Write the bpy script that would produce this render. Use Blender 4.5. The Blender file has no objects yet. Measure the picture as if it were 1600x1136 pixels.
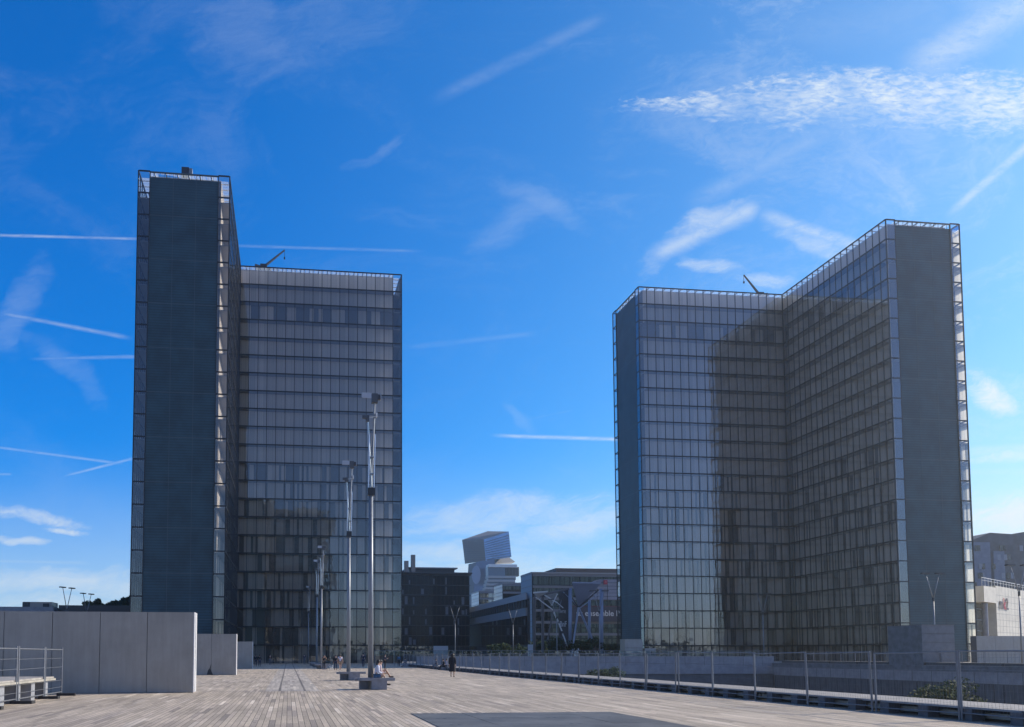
import bpy, bmesh, math, random
from mathutils import Vector, Matrix
R = math.radians
random.seed(7)
scn = bpy.context.scene
col = scn.collection

# ------------------------------------------------------------------ camera
FP, PX, PY, PITCH, YAW, EYE = 1343.5, 618.0, 938.4, 0.0631, 0.124, 1.65
cam_d = bpy.data.cameras.new('camera'); cam = bpy.data.objects.new('camera', cam_d); col.objects.link(cam)
cam_d.sensor_width = 36.0; cam_d.lens = 36.0*FP/1600
cam_d.shift_x = (800-PX)/1600; cam_d.shift_y = (PY-568)/1600
cam_d.clip_start = 0.1; cam_d.clip_end = 20000
cam.location = (0, 0, EYE); cam.rotation_euler = (R(90)+PITCH, 0, -YAW)
scn.camera = cam
FW = Vector((math.sin(YAW)*math.cos(PITCH), math.cos(YAW)*math.cos(PITCH), math.sin(PITCH)))
RT = Vector((math.cos(YAW), -math.sin(YAW), 0)); UP = RT.cross(FW)
def ray(x, y): return FW + RT*((x-PX)/FP) - UP*((y-PY)/FP)
def ground(x, y, z=0.0):
    d = ray(x, y); t = (z-EYE)/d.z; return Vector((0, 0, EYE)) + d*t
def at(x, y, Y):
    d = ray(x, y); return Vector((0, 0, EYE)) + d*(Y/d.y)

# ------------------------------------------------------------------ sun and sky
SUN_AZ, SUN_EL = R(16), R(29.5)             # azimuth measured from +X towards +Y
sd = Vector((math.cos(SUN_AZ)*math.cos(SUN_EL), math.sin(SUN_AZ)*math.cos(SUN_EL), math.sin(SUN_EL)))
ld = bpy.data.lights.new('sun', 'SUN'); ld.energy = 4.9; ld.angle = R(0.5); ld.color = (1, .88, .72)
sun = bpy.data.objects.new('sun', ld); col.objects.link(sun)
sun.rotation_euler = sd.to_track_quat('Z', 'Y').to_euler()
world = bpy.data.worlds.new('World'); scn.world = world; world.use_nodes = True
SKY_STRENGTH = 0.092
scn.view_settings.view_transform = 'Standard'; scn.view_settings.look = 'None'
scn.view_settings.exposure = 0.1; scn.view_settings.gamma = 1.0

class NT:
    """tiny helper round a node tree"""
    def __init__(s, tree): s.t = tree; s.n = tree.nodes; s.l = tree.links
    def node(s, typ, **kw):
        n = s.n.new(typ)
        for k, v in kw.items(): setattr(n, k, v)
        return n
    def put(s, sock, v):
        if isinstance(v, bpy.types.NodeSocket): s.l.new(v, sock)
        else: sock.default_value = v
    def m(s, op, a, b=None, c=None, clamp=False):
        n = s.node('ShaderNodeMath', operation=op, use_clamp=clamp)
        s.put(n.inputs[0], a)
        if b is not None: s.put(n.inputs[1], b)
        if c is not None: s.put(n.inputs[2], c)
        return n.outputs[0]
    def vdot(s, a, v):
        n = s.node('ShaderNodeVectorMath', operation='DOT_PRODUCT'); s.put(n.inputs[0], a); n.inputs[1].default_value = v
        return n.outputs['Value']
    def xyz(s, x, y, z=0.0):
        n = s.node('ShaderNodeCombineXYZ'); s.put(n.inputs[0], x); s.put(n.inputs[1], y); s.put(n.inputs[2], z); return n.outputs[0]
    def sep(s, v):
        n = s.node('ShaderNodeSeparateXYZ'); s.put(n.inputs[0], v); return n.outputs
    def noise(s, vec, scale, detail=4, rough=.55, dist=0.0):
        n = s.node('ShaderNodeTexNoise'); s.put(n.inputs['Vector'], vec); n.inputs['Scale'].default_value = scale
        n.inputs['Detail'].default_value = detail; n.inputs['Roughness'].default_value = rough; n.inputs['Distortion'].default_value = dist
        return n.outputs['Fac']
    def white(s, vec):
        n = s.node('ShaderNodeTexWhiteNoise', noise_dimensions='3D'); s.put(n.inputs['Vector'], vec); return n.outputs['Value']
    def ramp(s, v, lo, hi, a=0.0, b=1.0):
        n = s.node('ShaderNodeMapRange', interpolation_type='SMOOTHSTEP'); s.put(n.inputs[0], v)
        n.inputs[1].default_value = lo; n.inputs[2].default_value = hi; n.inputs[3].default_value = a; n.inputs[4].default_value = b
        return n.outputs[0]
    def mix(s, f, a, b, mode='MIX'):
        n = s.node('ShaderNodeMix', data_type='RGBA', blend_type=mode)
        s.put(n.inputs[0], f)
        for sock, v in ((n.inputs[6], a), (n.inputs[7], b)):
            if isinstance(v, tuple) and len(v) == 3: v = v+(1,)
            s.put(sock, v)
        return n.outputs[2]

def build_sky():
    w = NT(world.node_tree); w.n.clear()
    out = w.node('ShaderNodeOutputWorld'); bg = w.node('ShaderNodeBackground'); w.l.new(bg.outputs[0], out.inputs[0])
    sky = w.node('ShaderNodeTexSky', sky_type='NISHITA'); sky.sun_disc = False
    sky.sun_elevation = SUN_EL; sky.sun_rotation = math.pi/2-SUN_AZ
    sky.air_density = 1.0; sky.dust_density = 0.5; sky.ozone_density = 3.2; sky.altitude = 0
    hs = w.node('ShaderNodeHueSaturation'); hs.inputs['Hue'].default_value = .5; hs.inputs['Saturation'].default_value = 1.05; hs.inputs['Value'].default_value = 1
    tc = w.node('ShaderNodeTexCoord'); d = tc.outputs['Generated']
    f0 = (math.sin(YAW), math.cos(YAW), 0); r0 = (math.cos(YAW), -math.sin(YAW), 0)
    df = w.vdot(d, f0); front = w.ramp(df, .02, .12)
    dfc = w.m('MAXIMUM', df, .02)
    # unseen sky behind the viewer and overhead: paler tint added to tame blue fill
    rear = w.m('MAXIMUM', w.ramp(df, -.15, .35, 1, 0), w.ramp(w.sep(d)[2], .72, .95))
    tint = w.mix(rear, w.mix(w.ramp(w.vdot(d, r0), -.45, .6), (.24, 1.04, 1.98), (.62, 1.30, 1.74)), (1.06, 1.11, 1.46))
    glow = w.m('ADD', 1, w.m('MULTIPLY', w.m('MULTIPLY', rear, w.ramp(w.vdot(d, (.94, -.34, 0)), .2, .95)), 1.0))   # brightness added to the unseen rear sky, lifts reflections on the right tower
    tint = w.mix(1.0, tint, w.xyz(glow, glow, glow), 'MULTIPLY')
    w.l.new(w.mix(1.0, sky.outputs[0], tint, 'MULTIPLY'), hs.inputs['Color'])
    u = w.m('DIVIDE', w.vdot(d, r0), dfc); v = w.m('DIVIDE', w.sep(d)[2], dfc)
    P = w.xyz(u, v)
    def uv(x, y):
        q = ray(x, y); a = q.dot(Vector(f0)); return q.dot(Vector(r0))/a, q.z/a
    # wisps: slow warp added to the coordinates
    wn = w.node('ShaderNodeTexNoise'); w.put(wn.inputs['Vector'], P); wn.inputs['Scale'].default_value = 9; wn.inputs['Detail'].default_value = 5
    wc = w.sep(wn.outputs['Color'])
    uw = w.m('ADD', u, w.m('MULTIPLY', w.m('SUBTRACT', wc[0], .5), .10)); vw = w.m('ADD', v, w.m('MULTIPLY', w.m('SUBTRACT', wc[1], .5), .05))
    fine = w.noise(w.xyz(w.m('MULTIPLY', u, .5), v), 70, 6, .7)
    wisp = w.noise(w.xyz(w.m('MULTIPLY', uw, .55), w.m('ADD', w.m('MULTIPLY', vw, 1.7), w.m('MULTIPLY', uw, -.25))), 17, 9, .66, .6)
    fib = w.noise(w.xyz(w.m('ADD', w.m('MULTIPLY', uw, .45), w.m('MULTIPLY', vw, .25)), w.m('ADD', vw, w.m('MULTIPLY', uw, -.35))), 75, 6, .7, 1.2)
    wisp = w.m('ADD', w.m('MULTIPLY', wisp, .72), w.m('MULTIPLY', fib, .36))
    total = None
    def add(x):
        nonlocal total
        total = x if total is None else w.m('MAXIMUM', total, x)
    # contrails: x1,y1,x2,y2,half width px, strength
    for x1, y1, x2, y2, hw, st in ((-60, 366, 240, 374, 2.6, .38), (330, 383, 670, 393, 2.6, .16), (-30, 483, 212, 530, 3.6, .3),
            (40, 561, 230, 557, 3, .2), (-40, 694, 200, 726, 2.4, .28), (85, 748, 260, 703, 2.2, .34), (760, 680, 1010, 688, 3.2, .55),
            (1470, 346, 1680, 162, 8, .5), (620, 545, 850, 519, 5, .09), (1480, 708, 1720, 694, 9, .42),
            (1400, 130, 1700, -62, 34, .45), (1060, 330, 1320, 190, 18, .2), (1005, 408, 1195, 316, 15, .55), (1175, 330, 1370, 396, 13, .55), (1490, 40, 1700, -40, 40, .25), (660, 165, 960, 18, 12, .11), (790, 662, 900, 640, 1.5, .10),
            (1480, 738, 1700, 736, 5, .2), (-40, 876, 150, 880, 3, .18), (1150, 60, 1500, 20, 40, .08), (-20, 741, 20, 741, 2, .2)):
        a = uv(x1, y1); b = uv(x2, y2); L = math.hypot(b[0]-a[0], b[1]-a[1]); tx, ty = (b[0]-a[0])/L, (b[1]-a[1])/L
        s = w.vdot(P, (tx, ty, 0)); s0 = a[0]*tx+a[1]*ty; n = w.vdot(P, (-ty, tx, 0)); n0 = -a[0]*ty+a[1]*tx
        t = w.m('DIVIDE', w.m('SUBTRACT', s, s0), L)
        along = w.m('MULTIPLY', w.ramp(t, 0, .22), w.ramp(t, .85, 1, 1, 0))
        dist = w.m('ABSOLUTE', w.m('SUBTRACT', n, n0+0.0))
        dist = w.m('ADD', dist, w.m('MULTIPLY', w.m('SUBTRACT', fine, .5), hw/1343*1.8))
        core = w.ramp(dist, 0, hw*1.5/1343, 1, 0)
        add(w.m('MULTIPLY', w.m('MULTIPLY', core, along), w.m('MULTIPLY', w.ramp(w.m('ADD', w.m('MULTIPLY', fine, .5), w.m('MULTIPLY', wisp, .5)), .38, .62, .25, 1), st)))
    # cirrus patches: x,y,rx,ry,angle deg (image sense, + = down to the right),strength
    for x, y, rx, ry, an, st in ((1125, 345, 100, 30, -24, .5), (1275, 378, 110, 26, 22, .4), (1120, 415, 80, 18, 10, .45), (1040, 395, 90, 26, -30, .3),
            (1200, 440, 60, 18, 0, .5), (1560, 618, 75, 34, 36, .85), (850, 320, 130, 30, 24, .13), (800, 345, 120, 44, -32, .10), (580, 240, 60, 16, -35, .10),
            (55, 806, 130, 15, 3, .85), (105, 822, 60, 8, 1, .75), (20, 842, 70, 8, 0, .7), (60, 905, 360, 34, 0, .55), (60, 945, 400, 26, 0, .55),
            (790, 800, 240, 46, -5, .50), (860, 835, 240, 30, -10, .55), (700, 870, 240, 30, 0, .45), (800, 905, 500, 60, 0, .6),
            (1600, 800, 230, 62, -4, 1.0), (1620, 850, 300, 60, 0, .95), (1590, 705, 140, 14, -3, .55), (40, 470, 30, 120, 8, .12), (105, 575, 110, 26, 48, .10),
            (380, 60, 160, 110, 40, .10), (500, 40, 260, 120, -20, .08), (815, 640, 50, 12, 40, .08)):
        c = uv(x, y); ca, sa = math.cos(R(an)), -math.sin(R(an))
        du = w.m('SUBTRACT', uw, c[0]); dv = w.m('SUBTRACT', vw, c[1])
        a = w.m('DIVIDE', w.m('ADD', w.m('MULTIPLY', du, ca), w.m('MULTIPLY', dv, sa)), rx*1.25/1343)
        b = w.m('DIVIDE', w.m('SUBTRACT', w.m('MULTIPLY', dv, ca), w.m('MULTIPLY', du, sa)), ry*1.25/1343)
        r2 = w.m('ADD', w.m('MULTIPLY', a, a), w.m('MULTIPLY', b, b))
        mk = w.m('SUBTRACT', 1.25, r2)
        add(w.m('MULTIPLY', w.ramp(w.m('SUBTRACT', mk, w.m('MULTIPLY', wisp, 1.6)), -.15, .72), min(1, st*1.2)))
    # mackerel band at upper right
    c0 = uv(900, 168); c1 = uv(1320, 152)
    t = w.m('DIVIDE', w.m('SUBTRACT', u, c0[0]), c1[0]-c0[0])
    mid = w.m('ADD', c0[1], w.m('MULTIPLY', w.m('MINIMUM', t, 1.0), c1[1]-c0[1]))
    mid = w.m('SUBTRACT', mid, w.m('MULTIPLY', w.m('MAXIMUM', w.m('SUBTRACT', t, 1), 0), .012))
    hgt = w.m('MULTIPLY', w.ramp(t, -.1, 1.1), .046)
    prof = w.m('DIVIDE', w.m('ABSOLUTE', w.m('SUBTRACT', w.m('ADD', v, w.m('MULTIPLY', w.m('SUBTRACT', wisp, .5), .085)), mid)), w.m('MAXIMUM', hgt, .002))
    band = w.m('MULTIPLY', w.ramp(prof, .0, 1.35, 1, 0), w.ramp(t, -.05, .6))
    rot = w.node('ShaderNodeMapping'); w.put(rot.inputs[0], P); rot.inputs['Rotation'].default_value = (0, 0, R(-30)); rot.inputs['Scale'].default_value = (.8, 2.1, 1)
    cell = w.noise(rot.outputs[0], 84, 5, .58, .5)
    big = w.noise(P, 16, 3, .5)
    tex = w.m('MULTIPLY', w.ramp(w.m('ADD', cell, w.m('MULTIPLY', w.m('SUBTRACT', band, .5), .22)), .20, .90, 0, 1), w.ramp(big, .32, .62, .45, 1))
    add(w.m('MULTIPLY', w.ramp(band, 0, .55), w.m('MULTIPLY', tex, w.ramp(w.m('DIVIDE', w.m('SUBTRACT', v, mid), w.m('MAXIMUM', hgt, .002)), -1.1, .3, .55, 1.0))))
    low = w.noise(w.xyz(w.m('MULTIPLY', uw, .7), w.m('MULTIPLY', vw, 1.1)), 4.5, 8, .68, 1.0)
    add(w.m('MULTIPLY', w.ramp(w.m('MULTIPLY', low, w.m('ADD', .78, w.m('MULTIPLY', fib, .45))), .46, .78), w.m('ADD', .06, w.m('MULTIPLY', w.ramp(u, .0, .7), .24))))
    hz = w.m('ADD', w.ramp(v, .0, .26, .52, 0), w.m('MULTIPLY', w.ramp(u, .15, .85), w.m('ADD', .07, w.ramp(v, .0, .42, .55, 0))))
    total = w.m('SUBTRACT', 1, w.m('MULTIPLY', w.m('SUBTRACT', 1, w.m('MINIMUM', total, 1)), w.m('SUBTRACT', 1, hz)))
    total = w.m('MULTIPLY', w.m('MINIMUM', total, 1), front)
    colr = w.mix(total, hs.outputs['Color'], (8.2, 9.0, 9.6))
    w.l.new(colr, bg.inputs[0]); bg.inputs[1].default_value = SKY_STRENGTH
build_sky()

# ------------------------------------------------------------------ materials
MATS = {}
def mat(name, base, rough=.6, metal=0.0, noise=None, bump=0.0, spec=.5):
    """noise = (scale, amount) multiplies the base colour by 1 +- amount"""
    if name in MATS: return MATS[name]
    m = bpy.data.materials.new(name); m.use_nodes = True; MATS[name] = m
    t = NT(m.node_tree); b = t.n['Principled BSDF']
    b.inputs['Roughness'].default_value = rough; b.inputs['Metallic'].default_value = metal
    b.inputs['Specular IOR Level'].default_value = spec
    if noise:
        tc = t.node('ShaderNodeTexCoord'); n = t.noise(tc.outputs['Object'], noise[0], 5, .6)
        f = t.ramp(n, .25, .75, 1-noise[1], 1+noise[1])
        c = t.mix(1.0, base, t.xyz(f, f, f), 'MULTIPLY'); t.l.new(c, b.inputs['Base Color'])
        if bump:
            bp = t.node('ShaderNodeBump'); bp.inputs['Strength'].default_value = bump; bp.inputs['Distance'].default_value = .05
            t.l.new(n, bp.inputs['Height']); t.l.new(bp.outputs[0], b.inputs['Normal'])
    else: b.inputs['Base Color'].default_value = base+(1,)
    return m

def glass_mat(name, tint, refl, wav=.0, gcol=(.9, .97, 1.0)):
    m = bpy.data.materials.new(name); m.use_nodes = True; MATS[name] = m
    t = NT(m.node_tree); t.n.clear(); out = t.node('ShaderNodeOutputMaterial')
    tr = t.node('ShaderNodeBsdfTransparent'); tr.inputs[0].default_value = tint+(1,)
    gl = t.node('ShaderNodeBsdfGlossy'); gl.inputs[0].default_value = gcol+(1,); gl.inputs['Roughness'].default_value = .0
    lw = t.node('ShaderNodeFresnel'); lw.inputs[0].default_value = 1.5
    f = t.m('ADD', t.m('MULTIPLY', lw.outputs[0], 1.35), refl, clamp=True)
    if wav:
        tc = t.node('ShaderNodeTexCoord'); n = t.noise(tc.outputs['Object'], .45, 2, .5)
        bp = t.node('ShaderNodeBump'); bp.inputs['Strength'].default_value = wav; bp.inputs['Distance'].default_value = .02
        t.l.new(n, bp.inputs['Height']); t.l.new(bp.outputs[0], gl.inputs['Normal'])
    mx = t.node('ShaderNodeMixShader'); t.l.new(f, mx.inputs[0]); t.l.new(tr.outputs[0], mx.inputs[1]); t.l.new(gl.outputs[0], mx.inputs[2])
    t.l.new(mx.outputs[0], out.inputs[0]); return m

GLASS = glass_mat('facade_glass', (.88, .91, .92), .085, .25)
BALGLASS = glass_mat('balustrade_glass', (.8, .88, .9), .02)
def frosted():
    m = bpy.data.materials.new('frosted_canopy_glass'); m.use_nodes = True; t = NT(m.node_tree); t.n.clear(); out = t.node('ShaderNodeOutputMaterial')
    a = t.node('ShaderNodeBsdfTranslucent'); a.inputs[0].default_value = (.75, .8, .78, 1); b = t.node('ShaderNodeBsdfTransparent'); x = t.node('ShaderNodeMixShader'); x.inputs[0].default_value = .24
    t.l.new(b.outputs[0], x.inputs[1]); t.l.new(a.outputs[0], x.inputs[2]); t.l.new(x.outputs[0], out.inputs[0]); return m
CANOPY = frosted()
def shutter_mat():
    m = mat('shutter_wood', (.3, .24, .19), .7); t = NT(m.node_tree); b = t.n['Principled BSDF']
    g = t.node('ShaderNodeNewGeometry'); r = g.outputs['Random Per Island']
    tc = t.node('ShaderNodeTexCoord'); s = t.sep(tc.outputs['Object'])
    st = t.m('PINGPONG', t.m('MULTIPLY', t.m('ADD', s[0], s[1]), 5.5), 1)
    f = t.m('MULTIPLY', t.ramp(r, 0, 1, .90, 1.10), t.ramp(st, 0, .35, .88, 1))
    t.l.new(t.mix(1.0, (.70, .59, .50), t.xyz(f, f, t.m('MULTIPLY', f, .98)), 'MULTIPLY'), b.inputs['Base Color']); return m
SHUT = shutter_mat()
DARKIN = mat('dark_interior', (.14, .125, .11), .6)
SLAB = mat('floor_slab_concrete', (.3, .29, .28), .7)
FRAME = mat('black_steel_frame', (.022, .025, .03), .45, .3)
def screen_mat():
    m = mat('woven_metal_screen', (.1, .12, .14), .55, .0); t = NT(m.node_tree); b = t.n['Principled BSDF']
    g = t.node('ShaderNodeNewGeometry'); tc = t.node('ShaderNodeTexCoord'); s = t.sep(tc.outputs['Object'])
    st = t.m('PINGPONG', t.m('MULTIPLY', s[2], 4.6), 1)
    n = t.noise(tc.outputs['Object'], .35, 4, .6)
    f = t.m('MULTIPLY', t.m('MULTIPLY', t.ramp(st, .1, .6, .72, 1.12), t.ramp(g.outputs['Random Per Island'], 0, 1, .80, 1.2)), t.ramp(n, .3, .7, .75, 1.2))
    t.l.new(t.mix(1.0, (.020, .056, .072), t.xyz(f, f, f), 'MULTIPLY'), b.inputs['Base Color'])
    b.inputs['Specular IOR Level'].default_value = .5; b.inputs['Roughness'].default_value = .5; b.inputs['Metallic'].default_value = .0; return m
SCREEN = screen_mat()
def deck_mat():
    m = mat('weathered_deck_boards', (.4, .37, .34), .75); t = NT(m.node_tree); b = t.n['Principled BSDF']
    g = t.node('ShaderNodeNewGeometry'); p = t.sep(g.outputs['Position']); x, y = p[0], p[1]
    W = .142
    bx = t.m('DIVIDE', t.m('ADD', x, .02), W); ix = t.m('FLOOR', bx); fx = t.m('FRACT', bx)
    off = t.white(t.xyz(ix, 3.0)); by = t.m('ADD', t.m('DIVIDE', y, 2.4), off); iy = t.m('FLOOR', by); fy = t.m('FRACT', by)
    tone = t.white(t.xyz(ix, iy, 1.0)); tone2 = t.white(t.xyz(ix, iy, 5.0))
    gapx = t.m('ADD', t.m('LESS_THAN', fx, .055), t.m('GREATER_THAN', fx, .945)); gapy = t.m('LESS_THAN', fy, .006)
    gap = t.m('MAXIMUM', gapx, gapy)
    grain = t.noise(t.xyz(t.m('MULTIPLY', x, 14), t.m('MULTIPLY', y, .7)), 2.2, 5, .65)
    cloud = t.noise(t.xyz(x, y), .22, 4, .6)
    lane = t.m('MULTIPLY', t.m('LESS_THAN', t.m('ABSOLUTE', t.m('SUBTRACT', x, .2)), 1.25), t.m('GREATER_THAN', y, 39.6))
    gap = t.m('MULTIPLY', gap, t.m('SUBTRACT', 1, t.m('MULTIPLY', lane, .75)))
    far = t.m('MULTIPLY', t.m('GREATER_THAN', y, 39.6), .45); gap = t.m('MULTIPLY', gap, t.m('SUBTRACT', 1, far))
    f = t.m('MULTIPLY', t.ramp(grain, .25, .75, .86, 1.12), t.ramp(cloud, .3, .7, .85, 1.09))
    tf = t.m('ADD', t.m('MULTIPLY', t.m('SUBTRACT', tone, .5), .42), 1)
    f = t.m('MULTIPLY', f, tf)
    c = t.mix(tone2, (.45, .375, .275), (.50, .415, .32))
    c = t.mix(t.m('MULTIPLY', lane, .6), c, (.40, .37, .33))
    c = t.mix(t.m('MULTIPLY', t.m('GREATER_THAN', tone2, .965), .75), c, (.66, .57, .45))
    c = t.mix(t.m('MULTIPLY', t.m('LESS_THAN', tone2, .05), .6), c, (.26, .22, .19))
    c = t.mix(1.0, c, t.xyz(f, f, f), 'MULTIPLY')
    # recessed drain strips and small square fixings
    s1 = t.m('LESS_THAN', t.m('ABSOLUTE', t.m('ADD', x, .38)), .05); s2 = t.m('LESS_THAN', t.m('ABSOLUTE', t.m('SUBTRACT', x, .78)), .05)
    strip = t.m('MULTIPLY', t.m('ADD', s1, s2), t.m('GREATER_THAN', y, 39.8))
    sq = None
    for c0, ph in ((-1.02, 0), (-.80, .3), (2.02, .1), (2.30, .5), (-3.3, .2), (5.3, .6), (8.1, .25), (-5.9, .4), (10.9, .1)):
        h = t.m('MULTIPLY', t.m('LESS_THAN', t.m('ABSOLUTE', t.m('SUBTRACT', x, c0)), .042), t.m('LESS_THAN', t.m('FRACT', t.m('ADD', t.m('DIVIDE', y, 1.45), ph)), .09))
        sq = h if sq is None else t.m('MAXIMUM', sq, h)
    sq = t.m('MULTIPLY', sq, t.m('LESS_THAN', y, 39.6))
    joint = t.m('LESS_THAN', t.m('ABSOLUTE', t.m('SUBTRACT', y, 39.6)), .05)
    dark = t.m('MAXIMUM', t.m('MAXIMUM', t.m('MULTIPLY', gap, .82), t.m('MULTIPLY', strip, .7)), t.m('MAXIMUM', t.m('MULTIPLY', sq, .6), t.m('MULTIPLY', joint, .55)))
    c = t.mix(dark, c, (.05, .045, .045))
    t.l.new(c, b.inputs['Base Color'])
    bp = t.node('ShaderNodeBump'); bp.inputs['Strength'].default_value = .5; bp.inputs['Distance'].default_value = .02
    t.l.new(t.m('SUBTRACT', f, gap), bp.inputs['Height']); t.l.new(bp.outputs[0], b.inputs['Normal'])
    return m
DECK = deck_mat()
CONC = mat('concrete_panel', (.27, .28, .30), .7, noise=(1.2, .16))
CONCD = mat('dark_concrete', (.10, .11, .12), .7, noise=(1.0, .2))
METP = mat('grey_metal_panel', (.30, .275, .25), .42, .25, noise=(.35, .10))
def metal_wall():
    m = MATS['grey_metal_panel']; t = NT(m.node_tree); b = t.n['Principled BSDF']
    tc = t.node('ShaderNodeTexCoord'); p = t.sep(tc.outputs['Object']); g = t.node('ShaderNodeNewGeometry')
    st = t.noise(t.xyz(t.m('MULTIPLY', p[0], 2.5), t.m('MULTIPLY', p[1], 2.5), t.m('MULTIPLY', p[2], .25)), 2.0, 5, .65)
    bl = t.noise(tc.outputs['Object'], .8, 5, .6)
    f = t.m('MULTIPLY', t.m('MULTIPLY', t.ramp(st, .3, .75, .93, 1.05), t.ramp(bl, .3, .7, .9, 1.07)), t.ramp(g.outputs['Random Per Island'], 0, 1, .94, 1.06))
    t.l.new(t.mix(1.0, (.33, .315, .285), t.xyz(f, f, f), 'MULTIPLY'), b.inputs['Base Color'])
    t.put(b.inputs['Roughness'], t.ramp(bl, .3, .7, .35, .55))
metal_wall()
METPD = mat('streaked_metal_panel', (.16, .175, .19), .5, .2, noise=(1.3, .28))
GALV = mat('galvanised_steel', (.19, .20, .215), .5, .3, noise=(6, .12))
POLE = mat('painted_grey_steel', (.24, .26, .28), .45, .3, noise=(3, .08))
CHROME = mat('polished_steel', (.42, .42, .42), .28, .9)
DKMET = mat('dark_metal', (.05, .055, .06), .45, .4)
RUBBER = mat('black_rubber', (.03, .03, .032), .8)
BENCHC = mat('grey_bench_concrete', (.26, .255, .26), .75, noise=(4, .14), bump=.2)
TIMBER = mat('bleached_timber', (.36, .335, .30), .75, noise=(2.5, .22))
PALEB = mat('pale_timber_board', (.36, .34, .29), .7, noise=(3, .2))
BLOCKM = mat('dark_stone_block', (.12, .12, .125), .8, noise=(5, .2))
BRONZE = mat('dark_bronze_wall', (.06, .05, .05), .5, .2, noise=(.6, .2))
LEAF = mat('dark_leaves', (.035, .06, .025), .85, noise=(1.2, .45), spec=.15); LEAF2 = mat('olive_leaves', (.075, .09, .035), .85, noise=(1.2, .45), spec=.15)
BARK = mat('tree_bark', (.10, .08, .06), .9, noise=(8, .3))
WHITE = mat('white_paint', (.78, .78, .76), .5)

# ------------------------------------------------------------------ mesh helpers
class MB:
    def __init__(s): s.v = []; s.f = []
    def add(s, vs, fs):
        k = len(s.v); s.v += [tuple(v) for v in vs]; s.f += [tuple(i+k for i in f) for f in fs]; return s
    def box(s, x0, x1, y0, y1, z0, z1, M=None):
        vs = [(x, y, z) for z in (z0, z1) for y in (y0, y1) for x in (x0, x1)]
        if M: vs = [tuple(M @ Vector(v)) for v in vs]
        return s.add(vs, [(0, 2, 3, 1), (4, 5, 7, 6), (0, 1, 5, 4), (2, 6, 7, 3), (0, 4, 6, 2), (1, 3, 7, 5)])
    def bar(s, a, b, w, d=None, n=4, w2=None):
        """tapered bar or tube of n sides from a to b, radius w (w2 at b)"""
        a = Vector(a); b = Vector(b); ax = (b-a).normalized(); w2 = w if w2 is None else w2
        up = Vector((0, 0, 1)) if abs(ax.z) < .9 else Vector((0, 1, 0))
        x = ax.cross(up).normalized(); y = ax.cross(x)
        vs = []
        for c, r in ((a, w), (b, w2)):
            for i in range(n):
                t = 2*math.pi*(i+.5)/n; vs.append(c + x*math.cos(t)*r + y*math.sin(t)*r*(d or 1))
        fs = [(i, (i+1) % n, n+(i+1) % n, n+i) for i in range(n)]+[tuple(range(n))[::-1], tuple(range(n, 2*n))]
        return s.add(vs, fs)
    def prism(s, poly, z0, z1):
        n = len(poly); vs = [(x, y, z0) for x, y in poly]+[(x, y, z1) for x, y in poly]
        return s.add(vs, [(i, (i+1) % n, n+(i+1) % n, n+i) for i in range(n)]+[tuple(range(n))[::-1], tuple(range(n, 2*n))])
    def quad(s, a, b, c, d): return s.add([a, b, c, d], [(0, 1, 2, 3)])
    def ball(s, c, rx, ry, rz, n=10, k=6, noise=0):
        vs = []; fs = []
        for j in range(k+1):
            ph = math.pi*j/k
            for i in range(n):
                th = 2*math.pi*i/n; q = 1+random.uniform(-noise, noise)
                vs.append((c[0]+rx*q*math.sin(ph)*math.cos(th), c[1]+ry*q*math.sin(ph)*math.sin(th), c[2]+rz*q*math.cos(ph)))
        for j in range(k):
            for i in range(n): fs.append((j*n+i, (j+1)*n+i, (j+1)*n+(i+1) % n, j*n+(i+1) % n))
        return s.add(vs, fs)
    def build(s, name, m, parent=None, smooth=False, bevel=0):
        me = bpy.data.meshes.new(name); me.from_pydata(s.v, [], s.f); me.update()
        if m: me.materials.append(m)
        if smooth:
            for p in me.polygons: p.use_smooth = True
        o = bpy.data.objects.new(name, me); col.objects.link(o)
        if parent: o.parent = parent
        if bevel:
            b = o.modifiers.new('bevel', 'BEVEL'); b.width = bevel; b.segments = 2
        return o
def tag(o, label=None, cat=None, group=None, kind=None):
    if label: o['label'] = label
    if cat: o['category'] = cat
    if group: o['group'] = group
    if kind: o['kind'] = kind
    return o
def thing(name, loc, label, cat, group=None, rz=0):
    o = bpy.data.objects.new(name, None); col.objects.link(o); o.location = loc; o.rotation_euler = (0, 0, rz); o.empty_display_size = .3
    return tag(o, label, cat, group)
def copy_tree(o, parent=None):
    c = o.copy(); col.objects.link(c); c.parent = parent
    for ch in list(o.children): copy_tree(ch, c)
    return c
def place(proto, first, loc, rz, label, group=None, scale=None):
    o = proto if first else copy_tree(proto)
    o.location = loc; o.rotation_euler = (0, 0, rz); o['label'] = label
    if scale: o.scale = scale
    if group: o['group'] = group
    return o
ORD = ['first', 'second', 'third', 'fourth', 'fifth', 'sixth', 'seventh', 'eighth', 'ninth', 'tenth', 'eleventh', 'twelfth', 'thirteenth', 'fourteenth',
       'fifteenth', 'sixteenth', 'seventeenth', 'eighteenth', 'nineteenth', 'twentieth', 'twenty-first', 'twenty-second', 'twenty-third', 'twenty-fourth',
       'twenty-fifth', 'twenty-sixth', 'twenty-seventh', 'twenty-eighth', 'twenty-ninth', 'thirtieth', 'thirty-first', 'thirty-second', 'thirty-third', 'thirty-fourth', 'thirty-fifth', 'thirty-sixth', 'thirty-seventh', 'thirty-eighth']

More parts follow.
